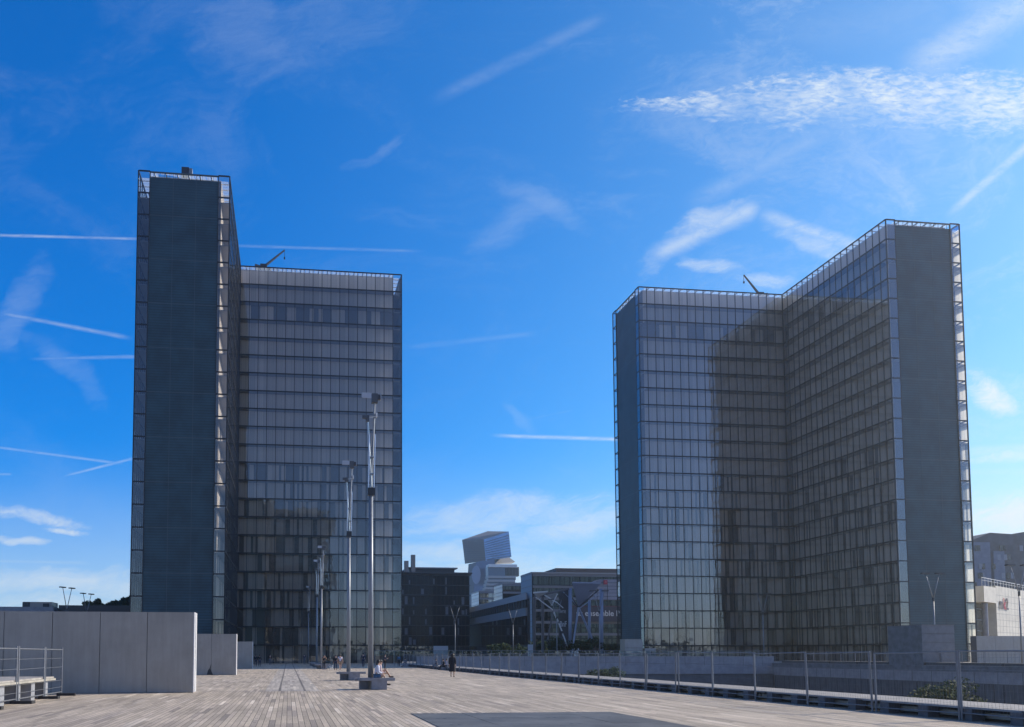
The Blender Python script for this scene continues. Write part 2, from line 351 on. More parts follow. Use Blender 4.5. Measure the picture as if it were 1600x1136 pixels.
# ------------------------------------------------------------------ ground
LOW = -14.0
S = 'structure'
GX0, GX1, GY0, GY1 = 18.9, 76.1, -70.0, 128.0        # sunken garden
tag(MB().quad((-6000, -6000, LOW), (6000, -6000, LOW), (6000, 6000, LOW), (-6000, 6000, LOW)).build('ground', mat('city_ground', (.09, .09, .085), .9, noise=(.02, .3))), kind=S)
tag(MB().box(-70, GX0, -160, 215, LOW+.01, 0).build('esplanade_deck', DECK), kind=S)
RZ = .42
eb = MB().box(GX1, 185, -160, 215, LOW+.01, RZ)
tag(eb.build('far_esplanade_deck', DECK), kind=S)
tag(MB().box(GX0+.004, GX1-.004, GY1, 215, LOW+.01, -.01).build('north_terrace', mat('terrace_paving', (.2, .2, .2), .8, noise=(.5, .15))), kind=S)
tag(MB().box(GX0+.004, GX1-.004, -160, GY0, LOW+.01, -.01).build('south_terrace', MATS['terrace_paving']), kind=S)

# ------------------------------------------------------------------ glass book towers
BAY, FLH, NF, LW, WD = 1.8, 3.6, 22, 32.4, 14.4
HT = FLH*NF
INS = 1.55                                   # shutters stand this far behind the glass
# local frame: inner corner of the L at the origin; wing A along +X, wing B along -Y
PERIM = [((0, 0), (LW, 0)), ((LW, 0), (LW, WD)), ((LW, WD), (-WD, WD)), ((-WD, WD), (-WD, -LW)), ((-WD, -LW), (0, -LW)), ((0, -LW), (0, 0))]
END = {1, 4}                                 # wing ends: closed by a metal screen between two corner strips of glass
def run(a, b):
    a = Vector((a[0], a[1], 0)); b = Vector((b[0], b[1], 0)); L = (b-a).length; t = (b-a)/L; n = Vector((t.y, -t.x, 0)); return a, t, n, L
def obox(mb, a, t, n, s0, s1, d0, d1, z0, z1):
    """box along an edge: s along it, d outwards"""
    vs = [a+t*s+n*d+Vector((0, 0, z)) for z in (z0, z1) for d in (d0, d1) for s in (s0, s1)]
    mb.add(vs, [(0, 2, 3, 1), (4, 5, 7, 6), (0, 1, 5, 4), (2, 6, 7, 3), (0, 4, 6, 2), (1, 3, 7, 5)])
def core_edges():
    i = INS
    P = [(-i, i), (LW-i, i), (LW-i, WD-i), (-WD+i, WD-i), (-WD+i, -LW+i), (-i, -LW+i)]
    return P
def make_tower(label, seed, gap=.26):
    rng = random.Random(seed)
    T = thing('glass_tower', (0, 0, 0), label, 'tower')
    CP = core_edges()
    core = MB().prism(CP, 0.0, HT-.15).build('core_wall', DARKIN, T)
    for k in range(NF):
        z0, z1 = k*FLH, (k+1)*FLH; top = k == NF-1; row = NF-k       # row 1 is the top one
        for part in (0, 1):
            g = MB(); fr = MB()
            for e, (pa, pb) in enumerate(PERIM):
                a, t, n, L = run(pa, pb); nb = round(L/BAY)
                if part == 0: js_ = {5: range(nb), 0: range(nb), 1: (0,), 4: (nb-1,)}.get(e, ())
                else: js_ = {2: range(nb), 3: range(nb), 1: (nb-1,), 4: (0,)}.get(e, ())
                for j in js_:
                    s0, s1 = j*BAY, (j+1)*BAY; tx = rng.uniform(-1, 1)*.004; tz = rng.uniform(-1, 1)*.004   # each pane sits a hair out of true
                    g.add([a+t*(s0+.02)+n*(-tx)+Vector((0, 0, z0+.06)), a+t*(s1-.02)+n*tx+Vector((0, 0, z0+.06)), a+t*(s1-.02)+n*(tx+tz)+Vector((0, 0, z1-.02)), a+t*(s0+.02)+n*(-tx+tz)+Vector((0, 0, z1-.02))], [(0, 1, 2, 3)])
                    for c in (s0, s1):
                        if .1 < c < L-.1 and not (c == s1 and j+1 in js_): obox(fr, a, t, n, c-.055, c+.055, -.09, .05, z0, z1)
                if len(js_):
                    obox(fr, a, t, n, max(.09, js_[0]*BAY), min(L-.09, (js_[-1]+1)*BAY), -.10, .06, z1-.13, z1+.08)
                    if (part == 0) == (e in (0, 5, 1)):
                        x, y = pa; fr.box(x-.085, x+.085, y-.085, y+.085, z0, z1)
            for x, y in ([(0, -LW)] if part == 0 else [(-WD, -LW)]): pass
            G = g.build('glazed_storey', GLASS, T)
            fr.build('window_frame', FRAME, G)
            if part == 0: G0 = G
        G = G0
        # floor edge and shutters behind the glass
        if not top:
            sl = MB()
            for e in range(6):
                pa, pb = CP[e], CP[(e+1) % 6]
                a, t, n, L = run(pa, pb)
                obox(sl, a, t, n, 0, L, 0.01, INS-.14, z1-.14-.002*e, z1-.02-.002*e)
            sl.build('floor_slab', SLAB, G)
        else:
            bm_ = MB()
            for e in range(6):
                pa, pb = CP[e], CP[(e+1) % 6]; a, t, n, L = run(pa, pb); c = .9
                while c < L:
                    obox(bm_, a, t, n, c-.07, c+.07, -.9, INS-.12, z1-.14, z1-.0); c += BAY
            cn = MB()
            for e in range(6):
                pa, pb = CP[e], CP[(e+1) % 6]; a, t, n, L = run(pa, pb)
                for j in range(int(L/1.8)):
                    obox(cn, a, t, n, j*1.8+.05, j*1.8+1.75, .1, INS-.15, z1-.07, z1-.05)
            cn.build('glass_canopy', CANOPY, T)
            for e in range(6):
                pa, pb = CP[e], CP[(e+1) % 6]; a, t, n, L = run(pa, pb); obox(bm_, a, t, n, 0, L, .0, .08, z1-.147, z1-.005)
            bm_.build('roof_beam', mat('white_roof_steel', (.78, .78, .76), .5), G)
        sh = MB()
        for e in range(6):
            if e in END: continue
            pa, pb = CP[e], CP[(e+1) % 6]; a, t, n, L = run(pa, pb); nn = int(L/.9); wdt = L/nn
            zt = z1-.2 if not top else z1-.22
            state = 1
            for j in range(nn):
                if row == 3: 
                    if rng.random() < .35: state = 1-state
                    if not state: continue
                elif row >= 12:
                    if rng.random() < (gap if row < 20 else gap+.15): continue
                z_b = z0+.04
                q = rng.uniform(0, .03)
                w0, w1 = j*wdt+.012, (j+1)*wdt-.012
                if row >= 12 and rng.random() < .25: w1 = (w0+w1)/2
                obox(sh, a, t, n, w0, w1, .03+q, .07+q, z_b, zt)
        sh.build('shutter_row', SHUT, G)
    # screens on the wing ends: three columns, one panel for every two storeys
    for e in sorted(END):
        a, t, n, L = run(*PERIM[e])
        for r in range(11):
            for c in range(3):
                m = MB(); s0 = BAY+.07+c*3.6; z0 = r*2*FLH; z1 = z0+2*FLH-(.95 if r == 10 else 0)
                obox(m, a, t, n, s0+.02, s0+3.6-.03, -.22, -.10, z0+.03, z1-.02)
                p = m.build('metal_screen', SCREEN, T)
        fr = MB()
        for c in range(4): obox(fr, a, t, n, BAY+.07+c*3.6-.03 if c else BAY+.06, BAY+.07+c*3.6+.02 if c else BAY+.09, -.2, -.085, 0, HT-.03)
        obox(fr, a, t, n, BAY+.06, L-BAY-.06, -.24, .0, HT-.18, HT)
        for c in range(12): obox(fr, a, t, n, BAY+.5+c*.86, BAY+.54+c*.86, -.2, -.12, HT-.98, HT-.17)
        for r in range(1, 11): obox(fr, a, t, n, BAY+.1, L-BAY-.1, -.13, -.085, r*2*FLH-.03, r*2*FLH+.05)
        fr.build('screen_frame', mat('screen_frame_metal', (.08, .11, .12), .5), T)
    return T
TL = make_tower('tall dark L-shaped glass tower on the left, behind the lamp masts', 11)
TL.location = (-10.0, 169.7, 0)
TR = make_tower('tall L-shaped glass tower on the right, across the sunken garden', 23, .15)
TR.location = (105.1, 169.2, 0); TR.scale = (-1, 1, 1)
# the opposite tower, seen only as a reflection in the left tower's glass
TS = copy_tree(TL); TS['label'] = 'opposite glass tower behind the viewer, mirrored in the left tower'
TS.location = (-10.0, -117, 0); TS.scale = (1, -1, 1)

# roof cranes
def roof_crane(loc, rz, label, tilt):
    T = thing('roof_crane', loc, label, 'crane', 'window cleaning cranes on the tower roofs', rz)
    T.scale = (1.35, 1.35, 1.35)
    MB().box(-1.2, 1.2, -.8, .8, 0, .9).box(-.5, .5, -.5, .5, .9, 1.6).build('carriage', DKMET, T)
    e = Vector((4.2*math.cos(tilt), 0, 1.3+4.2*math.sin(tilt)*1.0))
    MB().bar((0, 0, 1.3), e, .22, n=6, w2=.12).bar((-.2, 0, 1.2), (-1.3, 0, 1.5), .25).build('boom', mat('crane_grey', (.12, .12, .12), .5), T)
    MB().bar(e, e+Vector((0, 0, -1.1)), .035).box(e.x-.1, e.x+.1, -.1, .1, e.z-1.4, e.z-1.1).build('hook_line', DKMET, T)
    MB().bar((.4, 0, 1.0), (2.4, .3, 1.1), .06).build('outrigger', DKMET, T)
    return T
roof_crane((-5.6, 173.2, HT-.15), 0, 'small grey crane on the left tower roof with raised boom', R(42))
roof_crane((102.5, 173.5, HT-.15), math.pi, 'small dark crane on the right tower roof, boom raised leftwards', R(50))
v = thing('roof_vent', (-17.3, 139.5, HT-.15), 'small boxy vent on the roof edge of the left tower', 'vent')
MB().box(-.6, .6, -.5, .5, 0, 2.2).build('vent_body', DKMET, v); MB().box(.62, 1.1, -.4, .4, 1.2, 2.1).build('vent_cover', POLE, v)

# ------------------------------------------------------------------ grey panelled walls on the esplanade (left)
def panel_wall(x1, Y, top, npan, pw, th, label, stain=False):
    T = thing('panel_wall', (x1, Y, 0), label, 'wall', 'grey metal panel walls')
    MB().box(-npan*pw+.02, -.02, .05, th-.02, 0, top-.03).build('wall_core', CONCD, T)
    for k in range(npan):
        MB().box(-(k+1)*pw+.012, -k*pw-.012, 0, .048, .015, top).build('panel', METP, T)
    MB().box(-.018, .025, 0.004, th, .012, top+.004).build('end_panel', mat('sunlit_tone_panel', (.62, .61, .6), .5, noise=(1, .06)), T)  # sunlight on the wall end painted in as a lighter base colour
    MB().box(-npan*pw, -.02, .05, th, top-.028, top+.002).build('cap', METP, T)
    return T
panel_wall(-4.12, 38.6, 3.52, 5, 1.99, 1.05, 'long grey metal wall nearest the camera at the left edge')
w2 = panel_wall(-4.25, 72.0, 3.37, 5, 2.0, 1.0, 'middle grey metal wall, with a dark stain at its foot')
MB().add([(-2.35, -.004, .02), (-1.85, -.004, .02), (-2.05, -.004, .5), (-1.98, -.004, 1.0), (-2.12, -.004, .55), (-2.25, -.004, .4)], [(0, 1, 2, 3, 4, 5)]).build('stain', DKMET, w2)
panel_wall(-4.25, 105.0, 3.25, 5, 2.0, 1.0, 'farthest and smallest grey metal wall before the left tower')
panel_wall(100.0, 97, 4.0, 6, 2.55, 1.0, 'bluish grey metal wall on the far esplanade below the cinema')

# ------------------------------------------------------------------ lamp masts with benches
FLOODG = mat('floodlight_grey', (.10, .11, .12), .5, .3)
def make_mast():
    T = thing('lamp_mast', (0, 0, 0), '', 'lamp post', 'tall floodlight masts in a row')
    MB().bar((0, 0, 0), (0, 0, 9.15), .135, n=14, w2=.10).build('pole', POLE, T, smooth=True)
    MB().box(-.16, .17, -.13, .13, 9.1, 9.45).build('bracket', DKMET, T)
    fr = MB()
    for dx, dy in ((-.13, -.09), (.14, -.09), (.0, .1)): fr.bar((dx, dy, 9.45), (dx*.55+.12 if dx > 0 else dx*.7, dy, 12.0), .028, n=6)
    fr.box(-.13, .14, -.08, .08, 10.1, 10.16); fr.box(-.11, .13, -.08, .08, 10.9, 10.95)
    fr.build('lattice', CHROME, T)
    a1 = MB().bar((.02, -.03, 9.5), (-.17, -.03, 12.75), .045, n=8).build('arm', CHROME, T)
    MB().box(-.27, -.1, -.14, .08, 12.62, 12.9).box(-.44, -.2, -.2, -.04, 12.74, 12.88).build('floodlight', FLOODG, a1)
    MB().box(.24, .30, -.15, .15, 12.85, 13.05).bar((-.1, 0, 12.82), (.27, 0, 12.9), .02).build('reflector', WHITE, a1)
    a2 = MB().bar((.03, .05, 9.5), (.18, .05, 13.75), .05, n=8).bar((.1, .05, 10.8), (.24, .05, 13.6), .022, n=6).build('arm', POLE, T)
    MB().box(.03, .32, -.1, .2, 13.55, 13.98).box(.3, .45, -.05, .15, 13.72, 13.95).build('floodlight', FLOODG, a2)
    MB().box(-.48, .0, -.18, -.13, 13.72, 13.98).build('reflector', mat('pale_reflector', (.45, .47, .5), .4, .3), a2); MB().box(.455, .48, -.2, .14, 13.68, 13.98).build('reflector', MATS['pale_reflector'], a2)
    return T
def make_bench():
    T = thing('bench', (0, 0, 0), '', 'bench', 'concrete benches at the mast feet')
    MB().box(-.72, 1.0, -.42, .12, .42, .56).build('seat_slab', BENCHC, T, bevel=.01)
    MB().box(-.85, .55, .35, .9, .40, .53).build('seat_slab', BENCHC, T, bevel=.01)
    MB().box(-.12, .62, -.40, .02, 0, .42).build('block_leg', BENCHC, T, bevel=.01)
    MB().box(-.62, .1, .42, .85, 0, .40).build('block_leg', BENCHC, T, bevel=.01)
    return T
mast = make_mast(); bench = make_bench()
mlab = ['nearest and tallest-looking floodlight mast beside the seated people', 'second floodlight mast from the camera, behind a bench', 'third visible mast, near the man taking a photo',
        'fourth visible mast, thin, before the left tower', 'farthest and thinnest floodlight mast at the left tower']
blab = ['nearest concrete bench, with two people sitting on it', 'second nearest concrete bench, empty, at the second mast', 'far concrete bench by the third mast', 'far concrete bench by the fourth mast', 'farthest concrete bench at the fifth mast']
for i, Y in enumerate((41.4, 56.3, 101, 116, 161)):
    x = 3.95-.002*(Y-41)
    place(mast, i == 0, (x, Y, 0), 0, mlab[i], scale=(1, 1, 1.035))
for i, Y in enumerate((41.2, 56.3, 101, 116, 131)):
    place(bench, i == 0, (4.05-.002*(Y-41), Y-.1, 0), 0, blab[i])

# ------------------------------------------------------------------ Y-shaped lamps
def make_ylamp():
    T = thing('street_lamp', (0, 0, 0), '', 'street lamp', 'Y-shaped street lamps')
    MB().bar((0, 0, 0), (0, 0, 8.6), .11, n=10, w2=.075).build('pole', POLE, T, smooth=True)
    MB().bar((0, 0, 8.4), (0, 0, 8.9), .13, n=10).build('collar', DKMET, T)
    for s in (-1, 1):
        a = MB().bar((0, 0, 8.7), (s*1.0, 0, 12.1), .07, n=8, w2=.05).build('arm', POLE, T, smooth=True)
        MB().box(s*1.05-.55, s*1.05+.55, -.22, .22, 12.1, 12.26).build('lamp_head', DKMET, a)
    return T
yl = make_ylamp()
pos = [((50.5, 190), 'thin Y-shaped lamp before the glass office blocks, left of the steel frame', 0, 0), ((50.5, 158), 'faint Y-shaped lamp beside the pale steel frame', 0, 0),
       ((50.7, 136), 'Y-shaped lamp just left of the right tower', 0, 0), ((84, 144), 'faint Y-shaped lamp in front of the right tower', 0, RZ), ((86, 105.5), 'Y-shaped lamp rising behind the stacked metal vent box', 0, RZ),
       ((88.5, 94.5), 'dark Y-shaped lamp in front of the cinema at right edge', 0, RZ), ((35.6, 182), 'pale Y-shaped lamp in front of the black apartment block', 0, 0),
       ((-34.5, 140), 'leftmost Y-shaped lamp silhouetted above the long grey wall', 1.1, 0), ((-34.5, 153.5), 'second Y-shaped lamp silhouetted above the long grey wall', 1.1, 0)]
for i, ((x, y), lb, rz, z) in enumerate(pos): place(yl, i == 0, (x, y, z), rz, lb)
# ------------------------------------------------------------------ mesh fence panels
PANEL = 3.2
def make_fence():
    T = thing('fence_panel', (0, 0, 0), '', 'fence', 'temporary mesh fence panels')
    for y in (.04, PANEL-.04): MB().bar((0, y, 0), (0, y, 1.76), .03, n=8).build('post', GALV, T)
    MB().bar((0, .07, 1.73), (0, PANEL-.07, 1.73), .017, n=6).bar((0, .07, 1.27), (.02, PANEL-.07, 1.27), .009, n=5).bar((0, .07, .18), (0, PANEL-.07, .18), .015, n=6).build('rail', GALV, T)
    m = MB()
    for k in range(1, 30): m.box(-.0015, .0015, k*.11-.0015, k*.11+.0015, .18, 1.72)
    for k in range(1, 8): m.box(-.0015, .0015, .07, PANEL-.07, .18+k*.2-.0015, .18+k*.2+.0015)
    m.build('wire_mesh', GALV, T)
    return T
fp = make_fence()
y = 16.7; i = 0; first = True
while y < 124:
    o = place(fp, first, (16.85+random.uniform(-.05, .05), y, 0), random.uniform(-.012, .012), ORD[i]+' mesh fence panel from the camera along the near garden edge'); first = False
    o.rotation_euler.x = random.uniform(-.015, .015); o.rotation_euler.y = random.uniform(-.03, .03)
    y += PANEL; i += 1
y = 60.0; i = 0
while y < 124:
    o = place(fp, False, (78.4, y, RZ), random.uniform(-.01, .01), ORD[i]+' mesh fence panel from the right on the far garden edge', 'mesh fence panels across the garden')
    o.rotation_euler.y = random.uniform(-.03, .03); y += PANEL; i += 1
# ------------------------------------------------------------------ low timber platforms along the garden edge
def make_platform(L=6.0, w=2.0, loose=True):
    T = thing('timber_platform', (0, 0, 0), '', 'platform', 'low timber platforms along the near garden edge')
    for k in range(4):
        MB().box(0, .34, k*1.5+.1, k*1.5+.45, 0, .30).build('support_block', BLOCKM, T)
    MB().box(.42, .47, 0, L-.02, .07, .21).build('side_board', PALEB, T)
    m = MB(); n = 15
    for k in range(n):
        x0 = .1+k*w/n; m.box(x0, x0+w/n-.012, 0.01+random.uniform(0, .03), L-.02-random.uniform(0, .05), .315, .35+random.uniform(0, .004))
    m.build('plank_top', TIMBER, T)
    e = MB(); e.box(.06, .098, 0.2, L-1.0, .30, .345); e.box(.06, .098, L-.8, L-.2, .30, .345); e.build('edge_strip', POLE, T)
    MB().box(0.9, 1.9, .1, L-.1, .01, .30).build('under_frame', CONCD, T)
    return T
pp = make_platform(); pf = True; y = 12.0; i = 0
while y < 123:
    o = place(pp, pf, (16.9+random.choice((-.04, .0, .05)), y, 0), 0, ORD[i]+' low timber platform from the camera along the near garden edge'); pf = False; y += 6; i += 1
y = 60.0; i = 0
while y < 123:
    o = place(pp, False, (78.3, y+6, RZ), math.pi, ORD[i]+' low timber platform from the right on the far garden edge', 'low timber platforms along the far garden edge'); y += 6; i += 1
# left platform with its rail
lp = thing('timber_platform', (-9.25, 29.0, 0), 'raised timber platform on pale block legs at the left edge', 'platform')
m = MB()
for k in range(22): m.box(-4.3+k*.2, -4.3+k*.2+.188, -6, 6.5-random.uniform(0, .06), .74, .80)
m.build('plank_top', TIMBER, lp)
MB().box(-4.3, .16, -6, 6.45, .66, .735).build('edge_beam', PALEB, lp)
for k in range(6):
    MB().box(-.35, .1, -3.4+k*1.7, -2.95+k*1.7, 0, .655).build('block_leg', CONC, lp); MB().box(-2.6, -2.2, -3.4+k*1.7, -2.95+k*1.7, 0, .655).build('block_leg', CONC, lp)
def make_rail():
    T = thing('barrier_panel', (0, 0, 0), '', 'barrier', 'steel barriers in front of the left platform')
    for y in (0, PANEL-.1): MB().bar((0, y, .08), (0, y, 1.95), .035, n=8).build('post', GALV, T)
    MB().bar((0, 0, 1.86), (0, PANEL-.1, 1.86), .022, n=6).build('rail', GALV, T)
    w_ = MB()
    for z in (.35, .62, 1.15, 1.5): w_.bar((0, 0, z), (.02, PANEL-.1, z+.02), .008, n=5)
    w_.build('wire', GALV, T)
    MB().bar((0, 0, .16), (0, PANEL-.1, .16), .02, n=6).build('rail', GALV, T)
    MB().box(-.16, .55, -.12, .12, 0, .10).build('foot', RUBBER, T)
    MB().box(-.16, .55, PANEL-.22, PANEL+.02, 0, .10).build('foot', RUBBER, T)
    return T
rp = make_rail()
for i, (y, lb) in enumerate(((30.7, 'middle steel barrier before the raised left platform'), (27.4, 'steel barrier cut by the left edge of the view'), (33.95, 'farthest steel barrier at the end of the raised left platform'))):
    place(rp, i == 0, (-9.1, y, 0), 0, lb, scale=(1, 1 if i < 2 else .78, 1))
# dark metal hatch in the deck
h = thing('deck_hatch', (0, 0, 0), 'large dark metal hatch set into the deck in the foreground', 'hatch')
HM = mat('worn_dark_steel', (.12, .12, .115), .6, .0, noise=(.9, .3), bump=.05, spec=.3)
for i in range(4):
    for j in range(5):
        MB().box(3.42+i*1.46, 3.42+(i+1)*1.46-.012, 24.05-(j+1)*1.9, 24.05-j*1.9-.012, .002, .012+random.uniform(0, .004)).build('plate', HM, h)
hg = MB()
for i in range(4):
    for j in range(5):
        for dx in (.35, .55): hg.box(3.42+i*1.46+dx, 3.42+i*1.46+dx+.09, 23.95-j*1.9-.16, 23.95-j*1.9-.12, .018, .022)
hg.build('lifting_slot', GALV, h)

# ------------------------------------------------------------------ sunken garden walls
def band_wall(name, label, x0, x1, y0, y1, bands, cat='wall', seam=None, group=None):
    T = thing(name, ((x0+x1)/2, (y0+y1)/2, 0), label, cat, group); ox, oy = (x0+x1)/2, (y0+y1)/2
    for nm, m, z0, z1, grow in bands:
        MB().box(x0-ox-grow, x1-ox+grow, y0-oy-grow, y1-oy+grow, z0, z1).build(nm, m, T)
    return T
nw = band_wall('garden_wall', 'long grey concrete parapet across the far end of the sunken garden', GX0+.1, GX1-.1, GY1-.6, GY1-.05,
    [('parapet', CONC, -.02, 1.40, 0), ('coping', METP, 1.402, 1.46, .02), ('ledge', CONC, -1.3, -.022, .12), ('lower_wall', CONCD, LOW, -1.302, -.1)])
js = MB()
for k in range(18): js.box(-27.9+k*3.2, -27.9+k*3.2+.05, -.29, -.28, 0, 1.4)
js.build('panel_joint', CONCD, nw)
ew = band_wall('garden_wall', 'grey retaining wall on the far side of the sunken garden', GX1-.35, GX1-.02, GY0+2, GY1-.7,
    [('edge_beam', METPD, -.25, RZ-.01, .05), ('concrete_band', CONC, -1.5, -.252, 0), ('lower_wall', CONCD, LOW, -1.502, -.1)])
gl = MB()
for k in range(60):
    y0 = -96+k*3.2; gl.box(-.19, -.17, y0, y0+.06, -1.5, -.25)
gl.build('panel_joint', CONCD, ew)
gd = MB()
for k in range(150): gd.box(-.085, -.075, -96+k*1.28, -95.93+k*1.28, -13.5, -1.6)
gd.build('window_bar', FRAME, ew)
# balustrade of the north terrace
bt = thing('balustrade', (GX0, GY1+1.2, 0), 'low glass balustrade on thin posts behind the garden parapet', 'balustrade')
MB().box(-6, 57, -.01, .01, 1.5, 2.25).build('glass_panel', BALGLASS, bt)
m = MB()
for k in range(43): m.box(-6+k*1.5, -5.95+k*1.5, -.04, .02, 0, 2.3)
m.build('post', POLE, bt); MB().bar((-6, 0, 2.3), (57, 0, 2.3), .03, n=6).build('handrail', GALV, bt)

# vent boxes
def vent_box(x0, x1, y0, y1, z0, z1, rows, label, m1=METP, m2=METPD):
    T = thing('vent_box', (x0, y0, z0), label, 'vent'); dz = (z1-z0)/rows
    MB().box(.06, x1-x0-.06, .06, y1-y0-.06, 0, z1-z0-.05).build('vent_body', CONCD, T)
    for k in range(rows):
        a, b = k*dz+.02, (k+1)*dz-.015
        MB().add([(0, .0, a), (x1-x0, .0, a), (x1-x0, .05, b), (0, .05, b)], [(0, 1, 2, 3)]).box(0.01, x1-x0-.01, .095, .15, a, b).build('front_panel', m1, T)
        for q in range(2):
            yy0, yy1 = .01+q*(y1-y0)/2, (q+1)*(y1-y0)/2-.01
            MB().box(-.01, .04, yy0, yy1, a-.02, b+.01).build('side_panel', m2, T)
    MB().box(-.02, x1-x0+.02, -.02, y1-y0+.02, z1-z0-.04, z1-z0+.02).build('lid', m1, T)
    return T
vent_box(76.0, 80.3, 95.3, 101.3, -7.6, 5.3, 12, 'tall stacked metal vent box with one dark and one pale side, before the right tower', mat('weathered_box_panel', (.15, .155, .165), .5, .1, noise=(1.5, .15)))
vent_box(53.2, 56.2, 131.5, 133.5, .0, 4.15, 3, 'small pale metal vent box at the foot of the right tower', METP, METP)
sb = thing('utility_cabinet', (56.4, 131.2, 0), 'low white utility cabinet beside the small vent box', 'cabinet')
MB().box(0, 1.8, 0, 1, 0, 2.7).build('cabinet_body', METP, sb); MB().box(.9, 1.5, -.03, -.005, 1.7, 2.2).build('door_window', DKMET, sb)

# ------------------------------------------------------------------ plants
def leaf_cloud(mb, c, rx, ry, rz, n, size, rng, flat=.0):
    for _ in range(n):
        while True:
            p = Vector((rng.uniform(-1, 1), rng.uniform(-1, 1), rng.uniform(-1, 1)))
            if .25 < p.length < 1: break
        q = Vector((c[0]+p.x*rx, c[1]+p.y*ry, c[2]+p.z*rz)); s = size*rng.uniform(.6, 1.4)
        a = Vector((rng.gauss(0, 1), rng.gauss(0, 1), rng.gauss(0, 1))).normalized(); b = a.orthogonal().normalized()
        mb.add([q-a*s, q+b*s*.55, q+a*s, q-b*s*.55], [(0, 1, 2, 3)])
def tree(name, loc, hgt, rad, label, cat='tree', clumps=14, per=150, leaf=.16, m=None, seed=1, squash=.6, group=None, trunk=True, tr=None):
    rng = random.Random(seed); T = thing(name, loc, label, cat, group); base = hgt-rad*squash*2 if trunk else 0
    base = max(base, 0.2)
    cr = MB(); tk = MB(); tr = tr or max(.08, hgt*.018); top = Vector((0, 0, max(base, .3)+rad*squash*.6))
    if trunk: tk.bar((0, 0, 0), (0.1, 0, base*.6), tr*1.5, n=8, w2=tr).bar((.1, 0, base*.6), top, tr, n=8, w2=tr*.5)
    for k in range(clumps):
        an = rng.uniform(0, 6.28); rr = rad*math.sqrt(rng.random())*.8; zz = base+rad*squash*(.15+1.6*rng.random()*(1-.45*(rr/rad)))
        c = (rr*math.cos(an), rr*math.sin(an), zz); q = rad*rng.uniform(.22, .42)
        leaf_cloud(cr, c, q, q, q*.65, per, leaf, rng)
        tk.bar((0, 0, max(.1, zz-rad*.5) if trunk else .1), c, tr*.4, n=5, w2=tr*.12)
    cr.build('crown', m or LEAF, T); tk.build('trunk', BARK, T)
    return T
p = at(1487, 1075, 60); tree('garden_tree', (p.x, 60, LOW), 13.75, 3.0, 'leafy tree crown rising from the sunken garden before the vent box', clumps=26, per=200, leaf=.13, m=LEAF2, seed=5, squash=.42)
p = at(944, 1040, 90); tree('pine_tree', (p.x, 90, LOW), 14.6, 2.1, 'dark pine crown poking up at the far end of the garden', clumps=14, per=160, leaf=.13, seed=8, squash=.42)
p = at(925, 1050, 92); tree('pine_tree', (p.x, 92, LOW), 13.4, 1.6, 'lower dark pine crown beside the taller pine in the garden', clumps=8, per=130, leaf=.13, seed=18, squash=.35)
for i, (px_, y_, hh, rr, lb) in enumerate(((800, 190, 5.2, 3.6, 'dark clipped tree left of the steel frame'), (845, 180, 5.4, 3.2, 'dark clipped tree under the triangular steel canopy'), (868, 172, 5.6, 3.4, 'dark broad tree beside the banner of the steel frame'),
        (775, 196, 4.8, 3.0, 'dark clipped tree at the left end of the terrace row'), (905, 168, 5.2, 3.0, 'dark tree between the two pale steel columns'), (925, 170, 5.3, 3.0, 'dark tree right of the pale steel column'),
        (953, 182, 4.6, 2.6, 'bright green bush beside the right tower'))):
    p = at(px_, 1000, y_); tree('terrace_tree', (p.x, y_, 0), hh, rr, lb, clumps=12, per=110, leaf=.26, m=LEAF2 if i == 6 else LEAF, seed=30+i, squash=.5, group='trees on the north terrace')
for i in range(7):
    p = at(148+i*9, 950, 165); tree('roof_shrub', (p.x, 165+i*1.5, 0), 12.2+random.uniform(-.6, 1.0)+(1.2 if i == 5 else 0), 2.6, ORD[i]+' dark tree from the left above the long grey wall', clumps=18, per=90, leaf=.32, m=LEAF if i % 3 else LEAF2, seed=60+i, squash=.7, group='trees above the long grey wall')
hd = thing('low_pavilion', (-44, 158, 0), 'low pale pavilion just above the long grey wall', 'building')
MB().box(-7, 2.8, 0, 8, 0, 10.1).build('wall', CONC, hd); MB().box(2.9, 26, 3, 10, 0, 10.6).build('rear_wall', DKMET, hd); MB().box(-3, 2, 2, 6, 10.102, 11.1).build('roof_plant', METP, hd); MB().box(-3, -1.8, 1.8, 1.98, 10.15, 11.0).box(.5, 1.5, 1.8, 1.98, 10.15, 10.8).build('dark_opening', DKMET, hd)

rw = random.Random(77); wl = MB()
for k in range(260): leaf_cloud(wl, (rw.uniform(-260, 420), rw.uniform(-420, -260), LOW+rw.uniform(8, 24)), 13, 10, 8, 34, 1.5, rw)
tag(wl.build('distant_wood', LEAF, None), kind='stuff')
